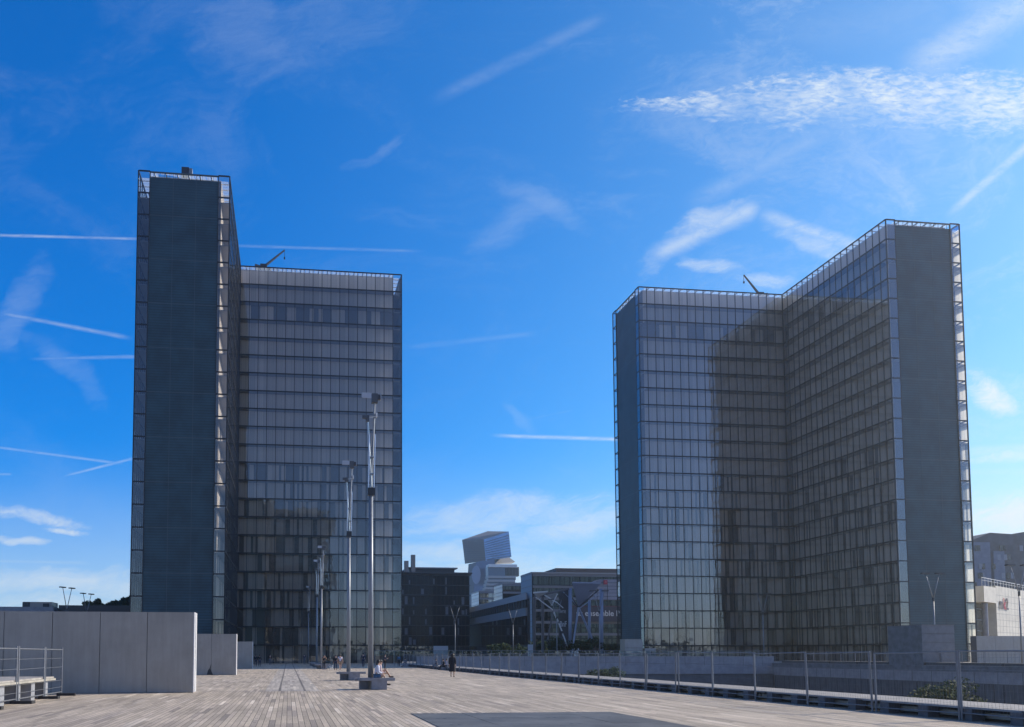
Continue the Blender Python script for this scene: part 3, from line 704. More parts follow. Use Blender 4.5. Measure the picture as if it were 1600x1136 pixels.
# ------------------------------------------------------------------ background buildings
NAVYW = mat('black_facade', (.02, .024, .03), .5, noise=(.3, .2))
WIN = glass_mat('window_glass', (.3, .36, .4), .0, .6, (.22, .25, .28)); WING = glass_mat('pale_window_glass', (.3, .38, .42), .45)
def facade(T, x0, x1, yf, z0, z1, storeys, bays, glass, slab, bar, side=None, recess=.35, slabh=.35, sname='floor_band'):
    """windows: one part a storey on the face at y = yf, floor bands standing proud"""
    dz = (z1-z0)/storeys
    for k in range(storeys):
        a, b = z0+k*dz, z0+(k+1)*dz
        g = MB().quad((x0, yf-.02, a), (x1, yf-.02, a), (x1, yf-.02, b), (x0, yf-.02, b))
        if side is not None: g.quad((x0-.02, side, a), (x0-.02, yf, a), (x0-.02, yf, b), (x0-.02, side, b))
        G = g.build('window_band', glass, T)
        f = MB(); n = bays
        for j in range(n+1):
            c = x0+(x1-x0)*j/n; f.box(c-.09, c+.09, yf-.12, yf-.03, a, b-slabh)
        if side is not None:
            m_ = max(1, int((side-yf)/((x1-x0)/n)))
            for j in range(1, m_+1):
                c = yf+(side-yf)*j/m_; f.box(x0-.12, x0-.03, c-.09, c+.09, a, b-slabh)
        f.build('window_bar', bar, G)
        s = MB().box(x0-recess, x1+recess*.4, yf-recess, yf-.021, b-slabh, b)
        if side is not None: s.box(x0-recess, x0-.021, yf-.02, side, b-slabh, b)
        s.build(sname, slab, T)
# black apartment block
p0, p1 = at(629, 903, 300), at(735, 897, 300)
ab = thing('apartment_block', (0, 0, 0), 'black apartment block with thin floor lines beside the left tower', 'building')
MB().box(p0.x-14, p1.x-.5, 300, 322, LOW, 30.3).build('wall', NAVYW, ab)
facade(ab, p0.x-14, p1.x-.5, 300, 5.0, 30.0, 7, 26, WIN, mat('dark_slab', (.07, .075, .085), .6), FRAME, recess=.9, slabh=.22)
rn = random.Random(4)
for k in range(7):
    for j in range(26):
        if rn.random() < .22:
            x = p0.x-14+j*1.455; MB().box(x+.2, x+rn.choice((.7, 1.2)), 299.7, 299.86, 5.2+k*3.57, 5.2+k*3.57+rn.uniform(1.4, 2.9)).build('curtain', mat('grey_curtain', (.16, .17, .18), .8), ab)
MB().box(p0.x-15, p1.x+.3, 298.2, 322, 30.3, 30.8).build('roof', mat('roof_slate', (.06, .06, .06), .6), ab)
MB().box(p0.x+3, p1.x-5, 304, 318, 30.802, 32.6).build('penthouse', DKMET, ab); MB().box(p0.x+2, p1.x-4, 303, 319, 32.602, 33.0).build('penthouse_roof', CONC, ab)
for xx, hh in ((629.5, 4.2), (640, 6.4)):
    q = at(xx+3, 900, 303); MB().box(q.x-.3, q.x+1.1, 301, 303, 30.802, 30.8+hh).build('chimney', mat('chimney_stone', (.3, .27, .24), .8), ab)
g0 = MB().quad((p0.x-14, 299.4, 2.0), (p1.x+60, 299.4, 2.0), (p1.x+60, 299.4, 4.7), (p0.x-14, 299.4, 4.7))
shop = thing('shop_front', (0, 0, 0), 'row of low glazed fronts with greenery at the foot of the black block', 'shop front')
g0.build('shop_glass', glass_mat('shop_glass', (.55, .6, .5), .12), shop)
MB().box(p0.x-14, p1.x+60, 304, 304.4, LOW, 4.7).build('back_wall', mat('ochre_wall', (.22, .2, .13), .8, noise=(.4, .4)), shop)
f = MB()
for k in range(50): f.box(p0.x-14+k*1.9, p0.x-13.8+k*1.9, 299.2, 299.38, 0, 4.7)
f.build('window_bar', DKMET, shop)
MB().box(p0.x+10.8, p0.x+16, 298.8, 299.1, 1.0, 4.8).build('white_shutter', WHITE, shop)
bk = random.Random(2); lv = MB()
for k in range(40): leaf_cloud(lv, (p0.x-12+k*2.3+bk.random(), 302, bk.uniform(2, 4)), 1.2, .8, .9, 40, .3, bk)
lv.build('planting', LEAF2, shop)

# glass office blocks: one long base and three glazed prows stepping back
GB1 = mat('office_spandrel', (.22, .23, .25), .5); GDK = glass_mat('dark_office_glass', (.26, .32, .33), .20); GLT = glass_mat('bright_office_glass', (.3, .4, .45), .42)
PSG = mat('pale_side_glass', (.46, .58, .66), .2, spec=.8)  # reflected sky put into the base colour of the side glazing
def office(label, pxc, ytop, Yf, pxr, depth, storeys, z0, rightx=None):
    c = at(pxc, ytop, Yf); x1 = at(pxr, ytop, Yf).x
    T = thing('office_block', (0, 0, 0), label, 'building', 'glass office blocks')
    MB().box(c.x, x1, Yf+.5, Yf+depth, LOW, c.z-.1).build('wall', mat('office_dark', (.03, .035, .04), .6), T)
    dz = (c.z-z0)/storeys
    n = max(3, int((x1-c.x)/2.6))
    for k in range(storeys):
        a, b = z0+k*dz, z0+(k+1)*dz
        G = MB().quad((c.x, Yf, a), (x1, Yf, a), (x1, Yf, b), (c.x, Yf, b)).build('window_band', GDK, T)
        f = MB()
        for j in range(n+1): xx = c.x+(x1-c.x)*j/n; f.box(xx-.06, xx+.06, Yf-.08, Yf-.02, a, b-.7)
        f.box(c.x, x1, Yf-.07, Yf-.03, a, a+.08); f.build('window_bar', DKMET, G)
        MB().box(c.x, x1, Yf-.25, Yf-.01, b-.75, b-.05).build('spandrel', GB1, T)
        G2 = MB().quad((c.x-.3, Yf+depth, a), (c.x-.3, Yf-.3, a), (c.x-.3, Yf-.3, b), (c.x-.3, Yf+depth, b)).build('side_glazing', PSG, T)
        MB().box(c.x-.36, c.x-.31, Yf-.3, Yf+depth, b-.25, b-.1).box(c.x-.36, c.x-.31, Yf-.3, Yf+depth, (a+b)/2, (a+b)/2+.12).build('transom', GB1, G2)
    MB().box(c.x-.4, x1, Yf-.4, Yf+depth, c.z, c.z+.4).build('roof', mat('pale_coping', (.35, .36, .38), .6), T)
    return T, c, x1
o1, c1, xr1 = office('large glass office block with a round pale screen and white slogan, beside the right tower', 832, 896, 232, 1020, 11, 6, 4.5)
o2, c2, xr2 = office('middle glass office block with a bright narrow side', 786, 912, 290, 850, 12, 8, 4.5)
o3, c3, xr3 = office('leftmost and lowest glass office block next to the black apartments', 749, 924, 345, 800, 14, 9, 4.5)
# pale fritted screen with the sign on the large block
sc_ = MB(); X0 = at(906, 900, 231).x; X1 = at(1000, 900, 231).x; zt = c1.z-1.5; zb = at(906, 937, 231).z
arc = [(X0+6*(1-math.cos(t)), zt-8.5*(1-math.sin(t))) for t in [R(a) for a in range(0, 91, 15)]]
poly = [(X0, zb)]+[(a, b) for a, b in arc]+[(X1, zt), (X1, zb)]
nq = len(poly)
sc_.add([(a, 231.3, b) for a, b in poly]+[(a, 231.5, b) for a, b in poly], [tuple(range(nq))[::-1][::-1], tuple(range(nq, 2*nq))[::-1]]+[(i, (i+1) % nq, nq+(i+1) % nq, nq+i) for i in range(nq)])
sc_.build('fritted_screen', mat('fritted_screen', (.30, .33, .43), .5, noise=(.3, .1)), o1)
gr = MB()
for k in range(9): gr.box(X0+2+k*3.0, X0+2.08+k*3.0, 231.2, 231.28, zb, zt-.6)
for k in range(6): gr.box(X0+1, X1, 231.2, 231.28, zb+k*(zt-zb)/6, zb+.08+k*(zt-zb)/6)
gr.build('screen_joint', DKMET, o1)
ub = MB().box(c1.x+8, xr1, 236, 262, c1.z+.4, c1.z+2.0).build('roof_storey', mat('brown_roof', (.12, .10, .09), .6), o1)
def text(body, size, loc, rot, m, parent, name='lettering', ext=.02, bold=0.0, ax='LEFT', shear=0):
    cu = bpy.data.curves.new(name, 'FONT'); cu.body = body; cu.size = size; cu.extrude = ext; cu.offset = bold; cu.align_x = ax; cu.shear = shear
    o = bpy.data.objects.new(name, cu); col.objects.link(o); o.location = loc; o.rotation_euler = rot; cu.materials.append(m)
    me = bpy.data.meshes.new_from_object(o.evaluated_get(bpy.context.evaluated_depsgraph_get())); bpy.data.objects.remove(o)
    o = bpy.data.objects.new(name, me); col.objects.link(o); o.location = loc; o.rotation_euler = rot
    if parent: o.parent = parent
    return o
q = at(943, 907, 230.9); rs = MB().box(q.x, q.x+1.0, 230.6, 231.0, q.z-1.1, q.z+.1).build('red_sign', mat('red_sign_paint', (.42, .03, .06), .5), o1)
MB().box(q.x+.28, q.x+.38, 230.55, 230.59, q.z-.8, q.z-.2).box(q.x+.62, q.x+.72, 230.55, 230.59, q.z-.8, q.z-.2).box(q.x+.39, q.x+.61, 230.55, 230.59, q.z-.3, q.z-.22).build('sign_mark', mat('sign_pink', (.6, .3, .35), .5), rs)
q = at(901, 962, 230); text('us ensemble P', 2.2, (q.x, 230.5, q.z), (R(90), 0, 0), WHITE, o1, bold=.03)
MB().box(q.x-2, xr1, 230.7, 231.6, q.z-1.6, q.z+2.6).build('slogan_band', mat('slogan_band', (.07, .07, .09), .5), o1)
MB().box(q.x-2, xr1, 230.6, 231.6, q.z+2.62, q.z+2.8).build('slogan_edge', mat('faded_red', (.16, .04, .06), .6), o1)
# base wing with the bright window row
bw = thing('low_office_wing', (0, 0, 0), 'long low office wing with a row of bright windows under the glass blocks', 'building')
xb = c1.x-1.5; Yb0, Yb1 = 234, 400
MB().box(xb+.5, xb+20, Yb0, Yb1, LOW, 17.2).build('wall', mat('office_dark', (.03, .035, .04), .6), bw)
MB().box(xb+.1, xb+.49, Yb0, Yb1, 17.2, 19.0).build('coping_band', MATS['pale_coping'], bw)
for a, b, mm, nm in ((14.8, 17.2, GLT, 'window_band'), (12.6, 14.8, None, 'spandrel'), (9.0, 12.6, GDK, 'window_band'), (4.6, 9.0, GDK, 'window_band')):
    if mm: MB().quad((xb+.2, Yb1, a), (xb+.2, Yb0, a), (xb+.2, Yb0, b), (xb+.2, Yb1, b)).build(nm, mm, bw)
    else: MB().box(xb, xb+.49, Yb0, Yb1, a, b).build(nm, GB1, bw)
m = MB()
for k in range(56): m.box(xb-.05, xb+.15, Yb0+k*3, Yb0+k*3+1.1, 14.9, 17.1)
m.box(xb-.04, xb+.14, Yb0, Yb1, 14.82, 14.9); m.build('window_bar', DKMET, bw)

# leaning twin-block skyscraper far behind
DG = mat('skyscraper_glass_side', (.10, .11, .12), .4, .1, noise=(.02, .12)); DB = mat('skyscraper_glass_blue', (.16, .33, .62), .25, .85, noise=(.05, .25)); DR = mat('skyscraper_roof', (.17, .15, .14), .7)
sk = thing('leaning_skyscraper', (0, 0, 0), 'distant leaning glass skyscraper of stacked tilted blocks', 'skyscraper')
SKD = .65
def poly3(pts, name, m, parent=sk, faces=None):
    mb = MB(); mb.add([at(x, y, Y*SKD) for x, y, Y in pts], faces or [tuple(range(len(pts)))]); return mb.build(name, m, parent)
A_, B_, C_, D_ = (722, 843.5, 1225), (756, 843, 1190), (795, 830.5, 1180), (762, 830, 1262)
a_, b_, c_, d_ = (726.5, 881, 1222), (759, 876, 1190), (799, 870.5, 1180), (765, 870, 1262)
poly3([A_, B_, b_, a_, D_, d_], 'upper_block_side', DG, faces=[(0, 3, 2, 1), (0, 4, 5, 3)])
poly3([B_, C_, c_, b_, D_, d_], 'upper_block_front', DB, faces=[(0, 3, 2, 1), (1, 2, 5, 4)])
poly3([A_, B_, C_, D_, a_, b_, c_, d_], 'upper_block_roof', DR, faces=[(0, 1, 2, 3), (4, 7, 6, 5)])
poly3([(748, 877.5, 1205), (770, 881.5, 1188), (799, 881, 1215), (805, 878, 1222), (791, 867, 1225), (765, 873, 1262)], 'overhang', mat('overhang_dark', (.06, .06, .07), .6), faces=[(0, 1, 2, 3, 4), (0, 4, 5)])
E_, F_, G_, H_ = (732, 881.5, 1215), (744, 878.5, 1200), (760, 874.5, 1190), (773, 873, 1182)
poly3([E_, F_, (737, 960, 1200), (727, 960, 1215)], 'lower_block_side', DG)
poly3([F_, G_, H_, (772, 960, 1182), (757, 960, 1190), (737, 960, 1200)], 'lower_block_front', mat('skyscraper_lower_glass', (.07, .13, .24), .4, .5, noise=(.05, .2)), faces=[(0, 5, 4, 1), (1, 4, 3, 2)])
ban = MB(); nn = 24; cc = [(744+7*math.cos(2*math.pi*k/nn), 898+14.5*math.sin(2*math.pi*k/nn)) for k in range(nn)]
ban.add([at(x, y, (1189-(x-744)*.8)*SKD) for x, y in cc], [tuple(range(nn))]); ban.build('round_banner', mat('banner_pale', (.24, .32, .46), .6), sk)
rb = MB()
for k in range(9):
    yy = 849+k*3.3
    for (xa, ya, Ya), (xb_, yb_, Yb_) in (((723+k*.4, yy, 1224), (756+k*.3, yy-1, 1189)), ((757+k*.3, yy-1.2, 1189), (795.3+k*.45, yy-13+k*.75, 1179))):
        rb.bar(at(xa, ya, Ya*SKD)-Vector((0, .5, 0)), at(xb_, yb_, Yb_*SKD)-Vector((0, .5, 0)), .25)
rb.build('floor_line', mat('floor_line', (.035, .06, .10), .6), sk)
rc = thing('tiered_block', (0, 0, 0), 'distant white tiered office building in front of the leaning skyscraper', 'building')
def tier(x0, x1, y0, y1, Y, dp, m, nm):
    Y *= SKD; dp *= SKD; a = at(x0, y1, Y); b = at(x1, y0, Y); return MB().box(a.x, b.x, Y, Y+dp, a.z, b.z).build(nm, m, rc)
tier(764, 808, 882, 886, 898, 14, WHITE, 'roof'); TG = mat('tier_glass', (.08, .13, .19), .3, .1); TW = mat('tier_white', (.36, .37, .38), .6)
tier(763, 789, 886, 900, 900, 12, TG, 'glazing'); tier(789.2, 811, 886, 900, 904, 8, mat('tier_louvre', (.22, .22, .2), .6), 'louvre_wall')
for k in range(9): tier(790+k*2.3, 791+k*2.3, 887, 899, 902, 1, DKMET, 'fin')
for k in range(5):
    tier(763-k*1.6, 806-k, 900+k*6, 903+k*6, 899, 14, TW, 'floor_band'); tier(763-k*1.6, 806-k, 903.2+k*6, 905.8+k*6, 901, 11, TG, 'glazing')
tier(756, 800, 930, 960, 902, 10, TG, 'base')

# pale steel frame with banner
sf = thing('steel_canopy_frame', (0, 0, 0), 'tall pale steel frame of columns, crossed struts and triangular canopies with a banner', 'structure')
PS = mat('pale_blue_steel', (.30, .35, .45), .45, .3); LS = mat('white_steel', (.62, .62, .6), .45)
YF = 168
for x in (891, 940): MB().bar(at(x, 1026, YF), at(x, 919 if x < 900 else 920, YF), .36, n=12).build('column', PS, sf, smooth=True)
MB().bar(at(921, 1015, YF+9), at(921, 938, YF+9), .3, n=10).build('column', PS, sf, smooth=True)
MB().bar(at(848, 1020, YF+4), at(848, 932, YF+4), .3, n=10).bar(at(835, 1020, YF+8), at(835, 934, YF+8), .3, n=10).build('column', mat('brown_steel', (.13, .12, .12), .5), sf)
for (xa, ya, xb_, yb_, w_, m_, dy) in ((904, 949, 893, 1026, .26, PS, -1), (904, 949, 925, 998, .3, PS, 1), (904, 949, 936, 1022, .16, DKMET, 2), (904, 949, 935, 922, .2, DKMET, 0), (904, 949, 893, 1000, .2, DKMET, 3),
        (904, 949, 892, 931, .2, DKMET, 0), (905, 951, 940, 925, .12, PS, -1), (904, 950, 878, 925, .14, DKMET, 4), (864, 955, 856, 1000, .22, mat('brown_steel', (.13, .12, .12), .5), 0),
        (864, 953, 837, 933, .16, LS, -1), (865, 956, 872, 971, .22, LS, 0), (873, 974, 878, 986, .2, LS, 0), (879, 990, 884, 1003, .2, LS, 0), (884, 1004, 890, 1017, .18, LS, 0),
        (864, 953, 889, 919, .14, DKMET, 1), (835, 932, 889, 920, .3, mat('brown_steel', (.13, .12, .12), .5), 0), (851, 930, 871, 942, .16, LS, -1), (871, 928, 862, 946, .14, LS, -1), (871, 942, 880, 950, .12, LS, -1), (880, 925, 892, 937, .1, PS, 2), (893, 936, 904, 949, .14, PS, 3)):
    MB().bar(at(xa, ya, YF+dy), at(xb_, yb_, YF+dy), w_*.75, n=6).build('strut', m_, sf)
def slab3(pts, nm, m, th=.25):
    mb = MB(); n = len(pts); P = [at(*q) for q in pts]; mb.add(P+[v+Vector((0, 0, th)) for v in P], [tuple(range(n)), tuple(range(n, 2*n))[::-1]]+[(i, (i+1) % n, n+(i+1) % n, n+i) for i in range(n)]); return mb.build(nm, m, sf)
slab3([(894, 911, YF-3), (939, 912, YF-3), (904, 949, YF+2)], 'triangular_canopy', mat('canopy_sheet', (.30, .33, .42), .5))
slab3([(833, 927, YF-2), (856, 925, YF-2), (841, 934, YF)], 'triangular_canopy', LS)
slab3([(850, 930, YF+2), (871, 928, YF+2), (862, 946, YF+3)], 'triangular_canopy', mat('canopy_sheet2', (.36, .36, .34), .5))
bn = MB().add([at(873, 1012, YF+5), at(888.5, 1012, YF+5), at(888.5, 921, YF+5), at(873, 925, YF+5)], [(0, 1, 2, 3)]).build('banner', mat('banner_brown', (.07, .07, .07), .7), sf)
BP = at(874.5, 979, YF+4.8); text('BnF', 1.6, BP, (R(90), 0, 0), mat('banner_white', (.6, .6, .58), .6), sf, bold=.03).scale = (.62, 1, 1)
o = text('livre', 1.3, at(874, 958, YF+4.8), (R(90), 0, 0), MATS['banner_white'], sf); o.scale = (.62, 1, 1)
for x0_, x1_, lb in ((825, 833, 'left white site panel under the steel frame'), (897, 906, 'right white site panel between the steel columns')):
    a = at(x0_, 1022, 178); b = at(x1_, 1007, 178); T = thing('site_panel', (a.x, 178, 0), lb, 'panel', 'white site panels')
    MB().box(0, b.x-a.x, -.1, 0, 0.3, b.z).build('board', WHITE, T); MB().box(.1, .2, 0, .15, 0, b.z).box(b.x-a.x-.2, b.x-a.x-.1, 0, .15, 0, b.z).build('post', DKMET, T)

# cinema and the stone block behind it, right edge
cz = at(1556, 930, 150); CB = mat('cinema_concrete', (.66, .62, .52), .75, noise=(.5, .12), bump=.1)
rzc = R(34); ci = thing('cinema_building', (cz.x, 150, 0), 'pale concrete cinema with dark and red lettering at the right edge', 'cinema', rz=rzc)
MB().box(0, 40, 0, 25, LOW, 15.0).build('wall', CB, ci)
MB().box(-7.5, 0, -.0, 10, 11.6, 14.6).build('corner_lintel', CB, ci)
MB().box(-6.9, -.02, 2.2, 9.9, LOW, 11.59).build('glazed_corner', mat('corner_glass', (.12, .13, .11), .2, .2, noise=(.6, .4)), ci)
MB().bar((-4.4, .8, 0), (-4.4, .8, 11.6), .5, n=12).build('column', CONC, ci)
j = MB()
for k in range(1, 12): j.box(0, 40, -.012, -.004, 1.2*k, 1.2*k+.05)
for k in range(1, 20): j.box(2.1*k, 2.1*k+.05, -.012, -.004, 0, 14.9)
j.build('panel_joint', mat('joint_grey', (.28, .27, .24), .8), ci)
for k in range(5): MB().box(-6.9, 0, 2.0, 2.18, 2+k*2.1, 2.12+k*2.1).build('transom', POLE, ci)
r_ = MB().bar((-7.5, .3, 16.2), (40, .3, 16.2), .05, n=6).bar((-7.5, .3, 15.7), (40, .3, 15.7), .03, n=6)
for k in range(24): r_.bar((-7.4+k*2, .3, 14.6 if k < 4 else 15), (-7.4+k*2, .3, 16.2), .04, n=6)
r_.build('roof_railing', WHITE, ci)
SDK = mat('sign_dark', (.06, .03, .05), .5); SRD = mat('sign_red', (.5, .03, .06), .5)
text('m', 3.2, (1.4, -.15, 10.6), (R(90), 0, 0), SDK, ci, bold=.05, ext=.03, shear=.2)
text('k', 3.2, (4.4, -.15, 10.6), (R(90), 0, 0), SRD, ci, bold=.03, ext=.03)
text('2', 3.2, (6.0, -.15, 10.6), (R(90), 0, 0), SDK, ci, bold=.05, ext=.03)
s0 = at(1505, 838, 262)
sbk = thing('stone_block', (s0.x, 262, 0), 'dark stone apartment block with small scattered windows behind the cinema', 'building', rz=R(-4))
STN = mat('dark_stone', (.085, .095, .12), .8, noise=(.4, .25), bump=.2); STL = mat('pale_stone', (.16, .20, .28), .8, noise=(.6, .15))
pz = s0.z
prof = [(0, pz-2.5), (9.5, pz+1.3), (17, pz+.9), (27, pz+2.6), (60, pz+2.6)]
mb = MB(); n_ = len(prof)
mb.add([(x, 0, LOW) for x, z in prof]+[(x, 0, z) for x, z in prof]+[(x, 25, LOW) for x, z in prof]+[(x, 25, z) for x, z in prof],
       [(i, i+1, n_+i+1, n_+i) for i in range(n_-1)]+[(2*n_+i, 3*n_+i, 3*n_+i+1, 2*n_+i+1) for i in range(n_-1)]+[(n_+i, n_+i+1, 3*n_+i+1, 3*n_+i) for i in range(n_-1)]+[(0, n_, 3*n_, 2*n_)])
mb.build('wall', STN, sbk)
rs_ = random.Random(9)
MB().box(.3, 9, -.3, -.02, 24, pz-2).box(10, 13.8, -.5, -.02, 26, 36.5).build('pale_bay', STL, sbk)
for k in range(70):
    x = rs_.uniform(1, 28); z = 18+3.1*rs_.randrange(0, 8); 
    if z > pz-3: continue
    w_ = MB().box(x, x+1.2, -.56, -.42, z, z+1.9).build('window', mat('window_black', (.012, .014, .02), .2) if k % 3 else mat('window_pale', (.22, .26, .33), .4), sbk)

# ------------------------------------------------------------------ people
SK1 = mat('skin', (.45, .27, .19), .55); HAIR = mat('black_hair', (.02, .016, .014), .5)
def cloth(c, n): return mat(n, c, .85, noise=(9, .12))
def skinmesh(name, chains, m, parent, sub=1):
    """chains: list of lists of (key or None, (x,y,z), r); equal keys are welded"""
    bm = bmesh.new(); sl = bm.verts.layers.skin.verify(); keys = {}; root = True
    for ch in chains:
        prev = None
        for key, co, r in ch:
            if key is not None and key in keys: v = keys[key]
            else:
                v = bm.verts.new(co); v[sl].radius = (r, r); v[sl].use_root = root; root = False
                if key is not None: keys[key] = v
            if prev is not None and prev is not v:
                try: bm.edges.new((prev, v))
                except ValueError: pass
            prev = v
    me = bpy.data.meshes.new(name); bm.to_mesh(me); bm.free(); me.materials.append(m)
    o = bpy.data.objects.new(name, me); col.objects.link(o); o.parent = parent
    s = o.modifiers.new('skin', 'SKIN'); s.use_smooth_shade = True
    u = o.modifiers.new('subdivision', 'SUBSURF'); u.levels = sub; u.render_levels = sub
    return o
def person(loc, rz, pose, label, top, legs, hgt=1.7, hair='short', skirt=None, shoes=None, bag=None, coat=None, group=None, shorts=False, skin=None, sleeves=True, seat=.56):
    T = thing('person', loc, label, 'person', group, rz); k = hgt/1.7; V = lambda x, y, z: (x*k, y*k, z*k)
    J = {}
    sit = pose.startswith('sit')
    pz_ = .93; dz = 0
    if sit: dz = (seat+.10)/k-.93
    lean = -.05 if sit else 0
    J['pel'] = V(0, 0, .93+dz); J['spi'] = V(0, lean*.4, 1.12+dz); J['che'] = V(0, lean, 1.33+dz); J['nec'] = V(0, lean*1.3-.01, 1.47+dz)
    hd = (0, lean*1.6-.03, 1.58+dz)
    for s, q in ((-1, 'l'), (1, 'r')):
        J['sho'+q] = V(s*.185, lean, 1.40+dz); J['hip'+q] = V(s*.095, 0, .90+dz)
        if pose == 'photo': J['elb'+q] = V(s*.27, -.16, 1.25); J['wri'+q] = V(s*.10, -.26, 1.50)
        elif pose == 'phone': J['elb'+q] = V(s*.23, -.06+lean, 1.13+dz); J['wri'+q] = V(s*.07, -.27+lean, 1.22+dz)
        elif sit: J['elb'+q] = V(s*.23, -.03+lean, 1.12+dz); J['wri'+q] = V(s*.12, -.30, 1.04+dz)
        elif pose == 'walk': J['elb'+q] = V(s*.24, -s*.07, 1.13); J['wri'+q] = V(s*.24, -s*.17, .90)
        else: J['elb'+q] = V(s*.24, .02, 1.13); J['wri'+q] = V(s*.25, -.05, .88)
        if sit:
            kz = .93+dz+.0; J['kne'+q] = V(s*.10, -.42, kz); 
            if pose == 'sitfold': J['kne'+q] = V(s*.14, -.38, kz+.02); J['ank'+q] = V(s*.02-s*.06, -.12-.06*(s+1), kz-.02) if s < 0 else V(s*.12, -.52, max(.10, kz-.40)); 
            elif pose == 'situp': J['kne'+q] = V(s*.10, -.34, kz+.28); J['ank'+q] = V(s*.10, -.55, kz-.04)
            else: J['ank'+q] = V(s*.10, -.46, max(.09/k, kz-.42))
        elif pose == 'walk': J['kne'+q] = V(s*.10, s*.10-.04, .50); J['ank'+q] = V(s*.09, s*.24, .10 if s < 0 else .14)
        else: J['kne'+q] = V(s*.105, -.01, .50); J['ank'+q] = V(s*.11, .02, .09)
        a = Vector(J['ank'+q]); J['toe'+q] = tuple(a+Vector((0, -.15*k, -.045*k)))
    c = lambda n, r: (n, J[n], r*k)
    chains = [[c('pel', .125), c('spi', .115), c('che', .135), c('nec', .055), ('hd1', V(hd[0], hd[1], hd[2]-.03), .072*k), ('hd2', V(hd[0], hd[1]+.01, hd[2]+.06), .075*k)]]
    for s, q in ((-1, 'l'), (1, 'r')):
        w = Vector(J['wri'+q]); e = Vector(J['elb'+q]); d = (w-e).normalized(); palm = w+d*.075*k
        chains.append([c('che', .135), c('sho'+q, .058), c('elb'+q, .042), c('wri'+q, .027), ('pal'+q, tuple(palm), .030*k)])
        sd_ = Vector((1, 0, 0)) if abs(d.x) < .8 else Vector((0, 1, 0)); sd_ = (sd_-d*sd_.dot(d)).normalized(); bend = d.cross(sd_)
        for fi, (o_, ln) in enumerate(((-.027, .068), (-.009, .078), (.009, .074), (.026, .058))):
            p1 = palm+sd_*o_*k+d*.03*k; p2 = p1+d*ln*.55*k+bend*.008; p3 = p2+d*ln*.4*k+bend*.022
            chains.append([('pal'+q, None, 0), (None, tuple(p1), .009*k), (None, tuple(p2), .0085*k), (None, tuple(p3), .0075*k)])
        tp = palm-d*.02*k-sd_*s*.03*k; chains.append([('pal'+q, None, 0), (None, tuple(tp), .0105*k), (None, tuple(tp+(d*.7-sd_*s*.7)*.045*k), .009*k)])
        chains.append([c('pel', .125), c('hip'+q, .082), c('kne'+q, .055), c('ank'+q, .037), c('toe'+q, .032)])
    body = skinmesh('body', chains, skin or SK1, T)
    H = Vector(V(*hd))
    MB().ball(tuple(H+Vector((0, -.082*k, .0))), .014, .02, .02, 6, 4).build('nose', skin or SK1, body)
    MB().ball(tuple(H+Vector((-.03*k, -.072*k, .03))), .010, .008, .007, 6, 4).ball(tuple(H+Vector((.03*k, -.072*k, .03))), .010, .008, .007, 6, 4).build('eyes', HAIR, body)
    hb = MB().ball(tuple(H+Vector((0, .022*k, .045*k))), .098*k, .10*k, .092*k, 12, 8)
    if hair == 'long': hb.ball(tuple(H+Vector((0, .075*k, -.10*k))), .095*k, .06*k, .19*k, 10, 8)
    if hair == 'curly': hb.ball(tuple(H+Vector((0, .03*k, .02*k))), .15*k, .14*k, .15*k, 14, 9, .08).ball(tuple(H+Vector((0, .07*k, -.12*k))), .15*k, .10*k, .14*k, 12, 7, .08)
    hb.build('hair', HAIR, T, smooth=True)
    tc_ = [[c('pel', .14), c('spi', .135), c('che', .152), ('nk', J['nec'][:2]+(J['nec'][2]-.05*k,), .075*k)]]
    for q in 'lr':
        ch = [c('che', .152), c('sho'+q, .074)]; e = Vector(J['elb'+q]); s_ = Vector(J['sho'+q])
        if sleeves: ch += [c('elb'+q, .056), (None, tuple(e.lerp(Vector(J['wri'+q]), .85)), .04*k)]
        else: ch += [(None, tuple(s_.lerp(e, .65)), .06*k)]
        tc_.append(ch)
    skinmesh('shirt' if not coat else 'jacket', tc_, top, T)
    lc = []
    for q in 'lr':
        kn = Vector(J['kne'+q]); an = Vector(J['ank'+q]); hp = Vector(J['hip'+q])
        ch = [c('pel', .142), c('hip'+q, .097)]
        if shorts: ch += [(None, tuple(hp.lerp(kn, .6)), .088*k)]
        else: ch += [c('kne'+q, .07), (None, tuple(kn.lerp(an, .93)), .055*k)]
        lc.append(ch)
    skinmesh('shorts' if shorts else 'trousers', lc, legs, T)
    if coat:
        m = MB(); n = 16; rings = ((1.42, .17, .12), (1.2, .19, .145), (.95, .20, .165), (.7, .225, .2), (.42, .26, .25))
        vs = [V(rx*math.cos(2*math.pi*i/n), ry*math.sin(2*math.pi*i/n)+.02, z) for z, rx, ry in rings for i in range(n)]
        m.add(vs, [(j*n+i, j*n+(i+1) % n, (j+1)*n+(i+1) % n, (j+1)*n+i) for j in range(len(rings)-1) for i in range(n)]); m.build('coat', coat, T, smooth=True)
    sm = MB()
    for q in 'lr':
        a = Vector(J['ank'+q]); t = Vector(J['toe'+q]); sm.ball(tuple((a+t)/2+Vector((0, -.0, -.012*k))), .05*k, .13*k, .045*k, 8, 6)
    sm.build('shoes', shoes or RUBBER, T, smooth=True)
    if bag:
        m = MB().box(-.16, .16, -.06, .06, -.11, .11); 
        for i_, v_ in enumerate(m.v): m.v[i_] = (v_[0]+bag[0], v_[1]+bag[1], v_[2]+bag[2])
        tag(m.build('shoulder_bag', bag[3], None, bevel=.03), bag[4], 'bag').matrix_world = Matrix.Translation(loc) @ Matrix.Rotation(rz, 4, 'Z')
    return T
BLK = cloth((.015, .015, .02), 'black_cloth'); NVY = cloth((.02, .03, .06), 'navy_cloth'); WHT = cloth((.68, .7, .78), 'white_cloth'); PNK = cloth((.55, .42, .42), 'pink_cloth')
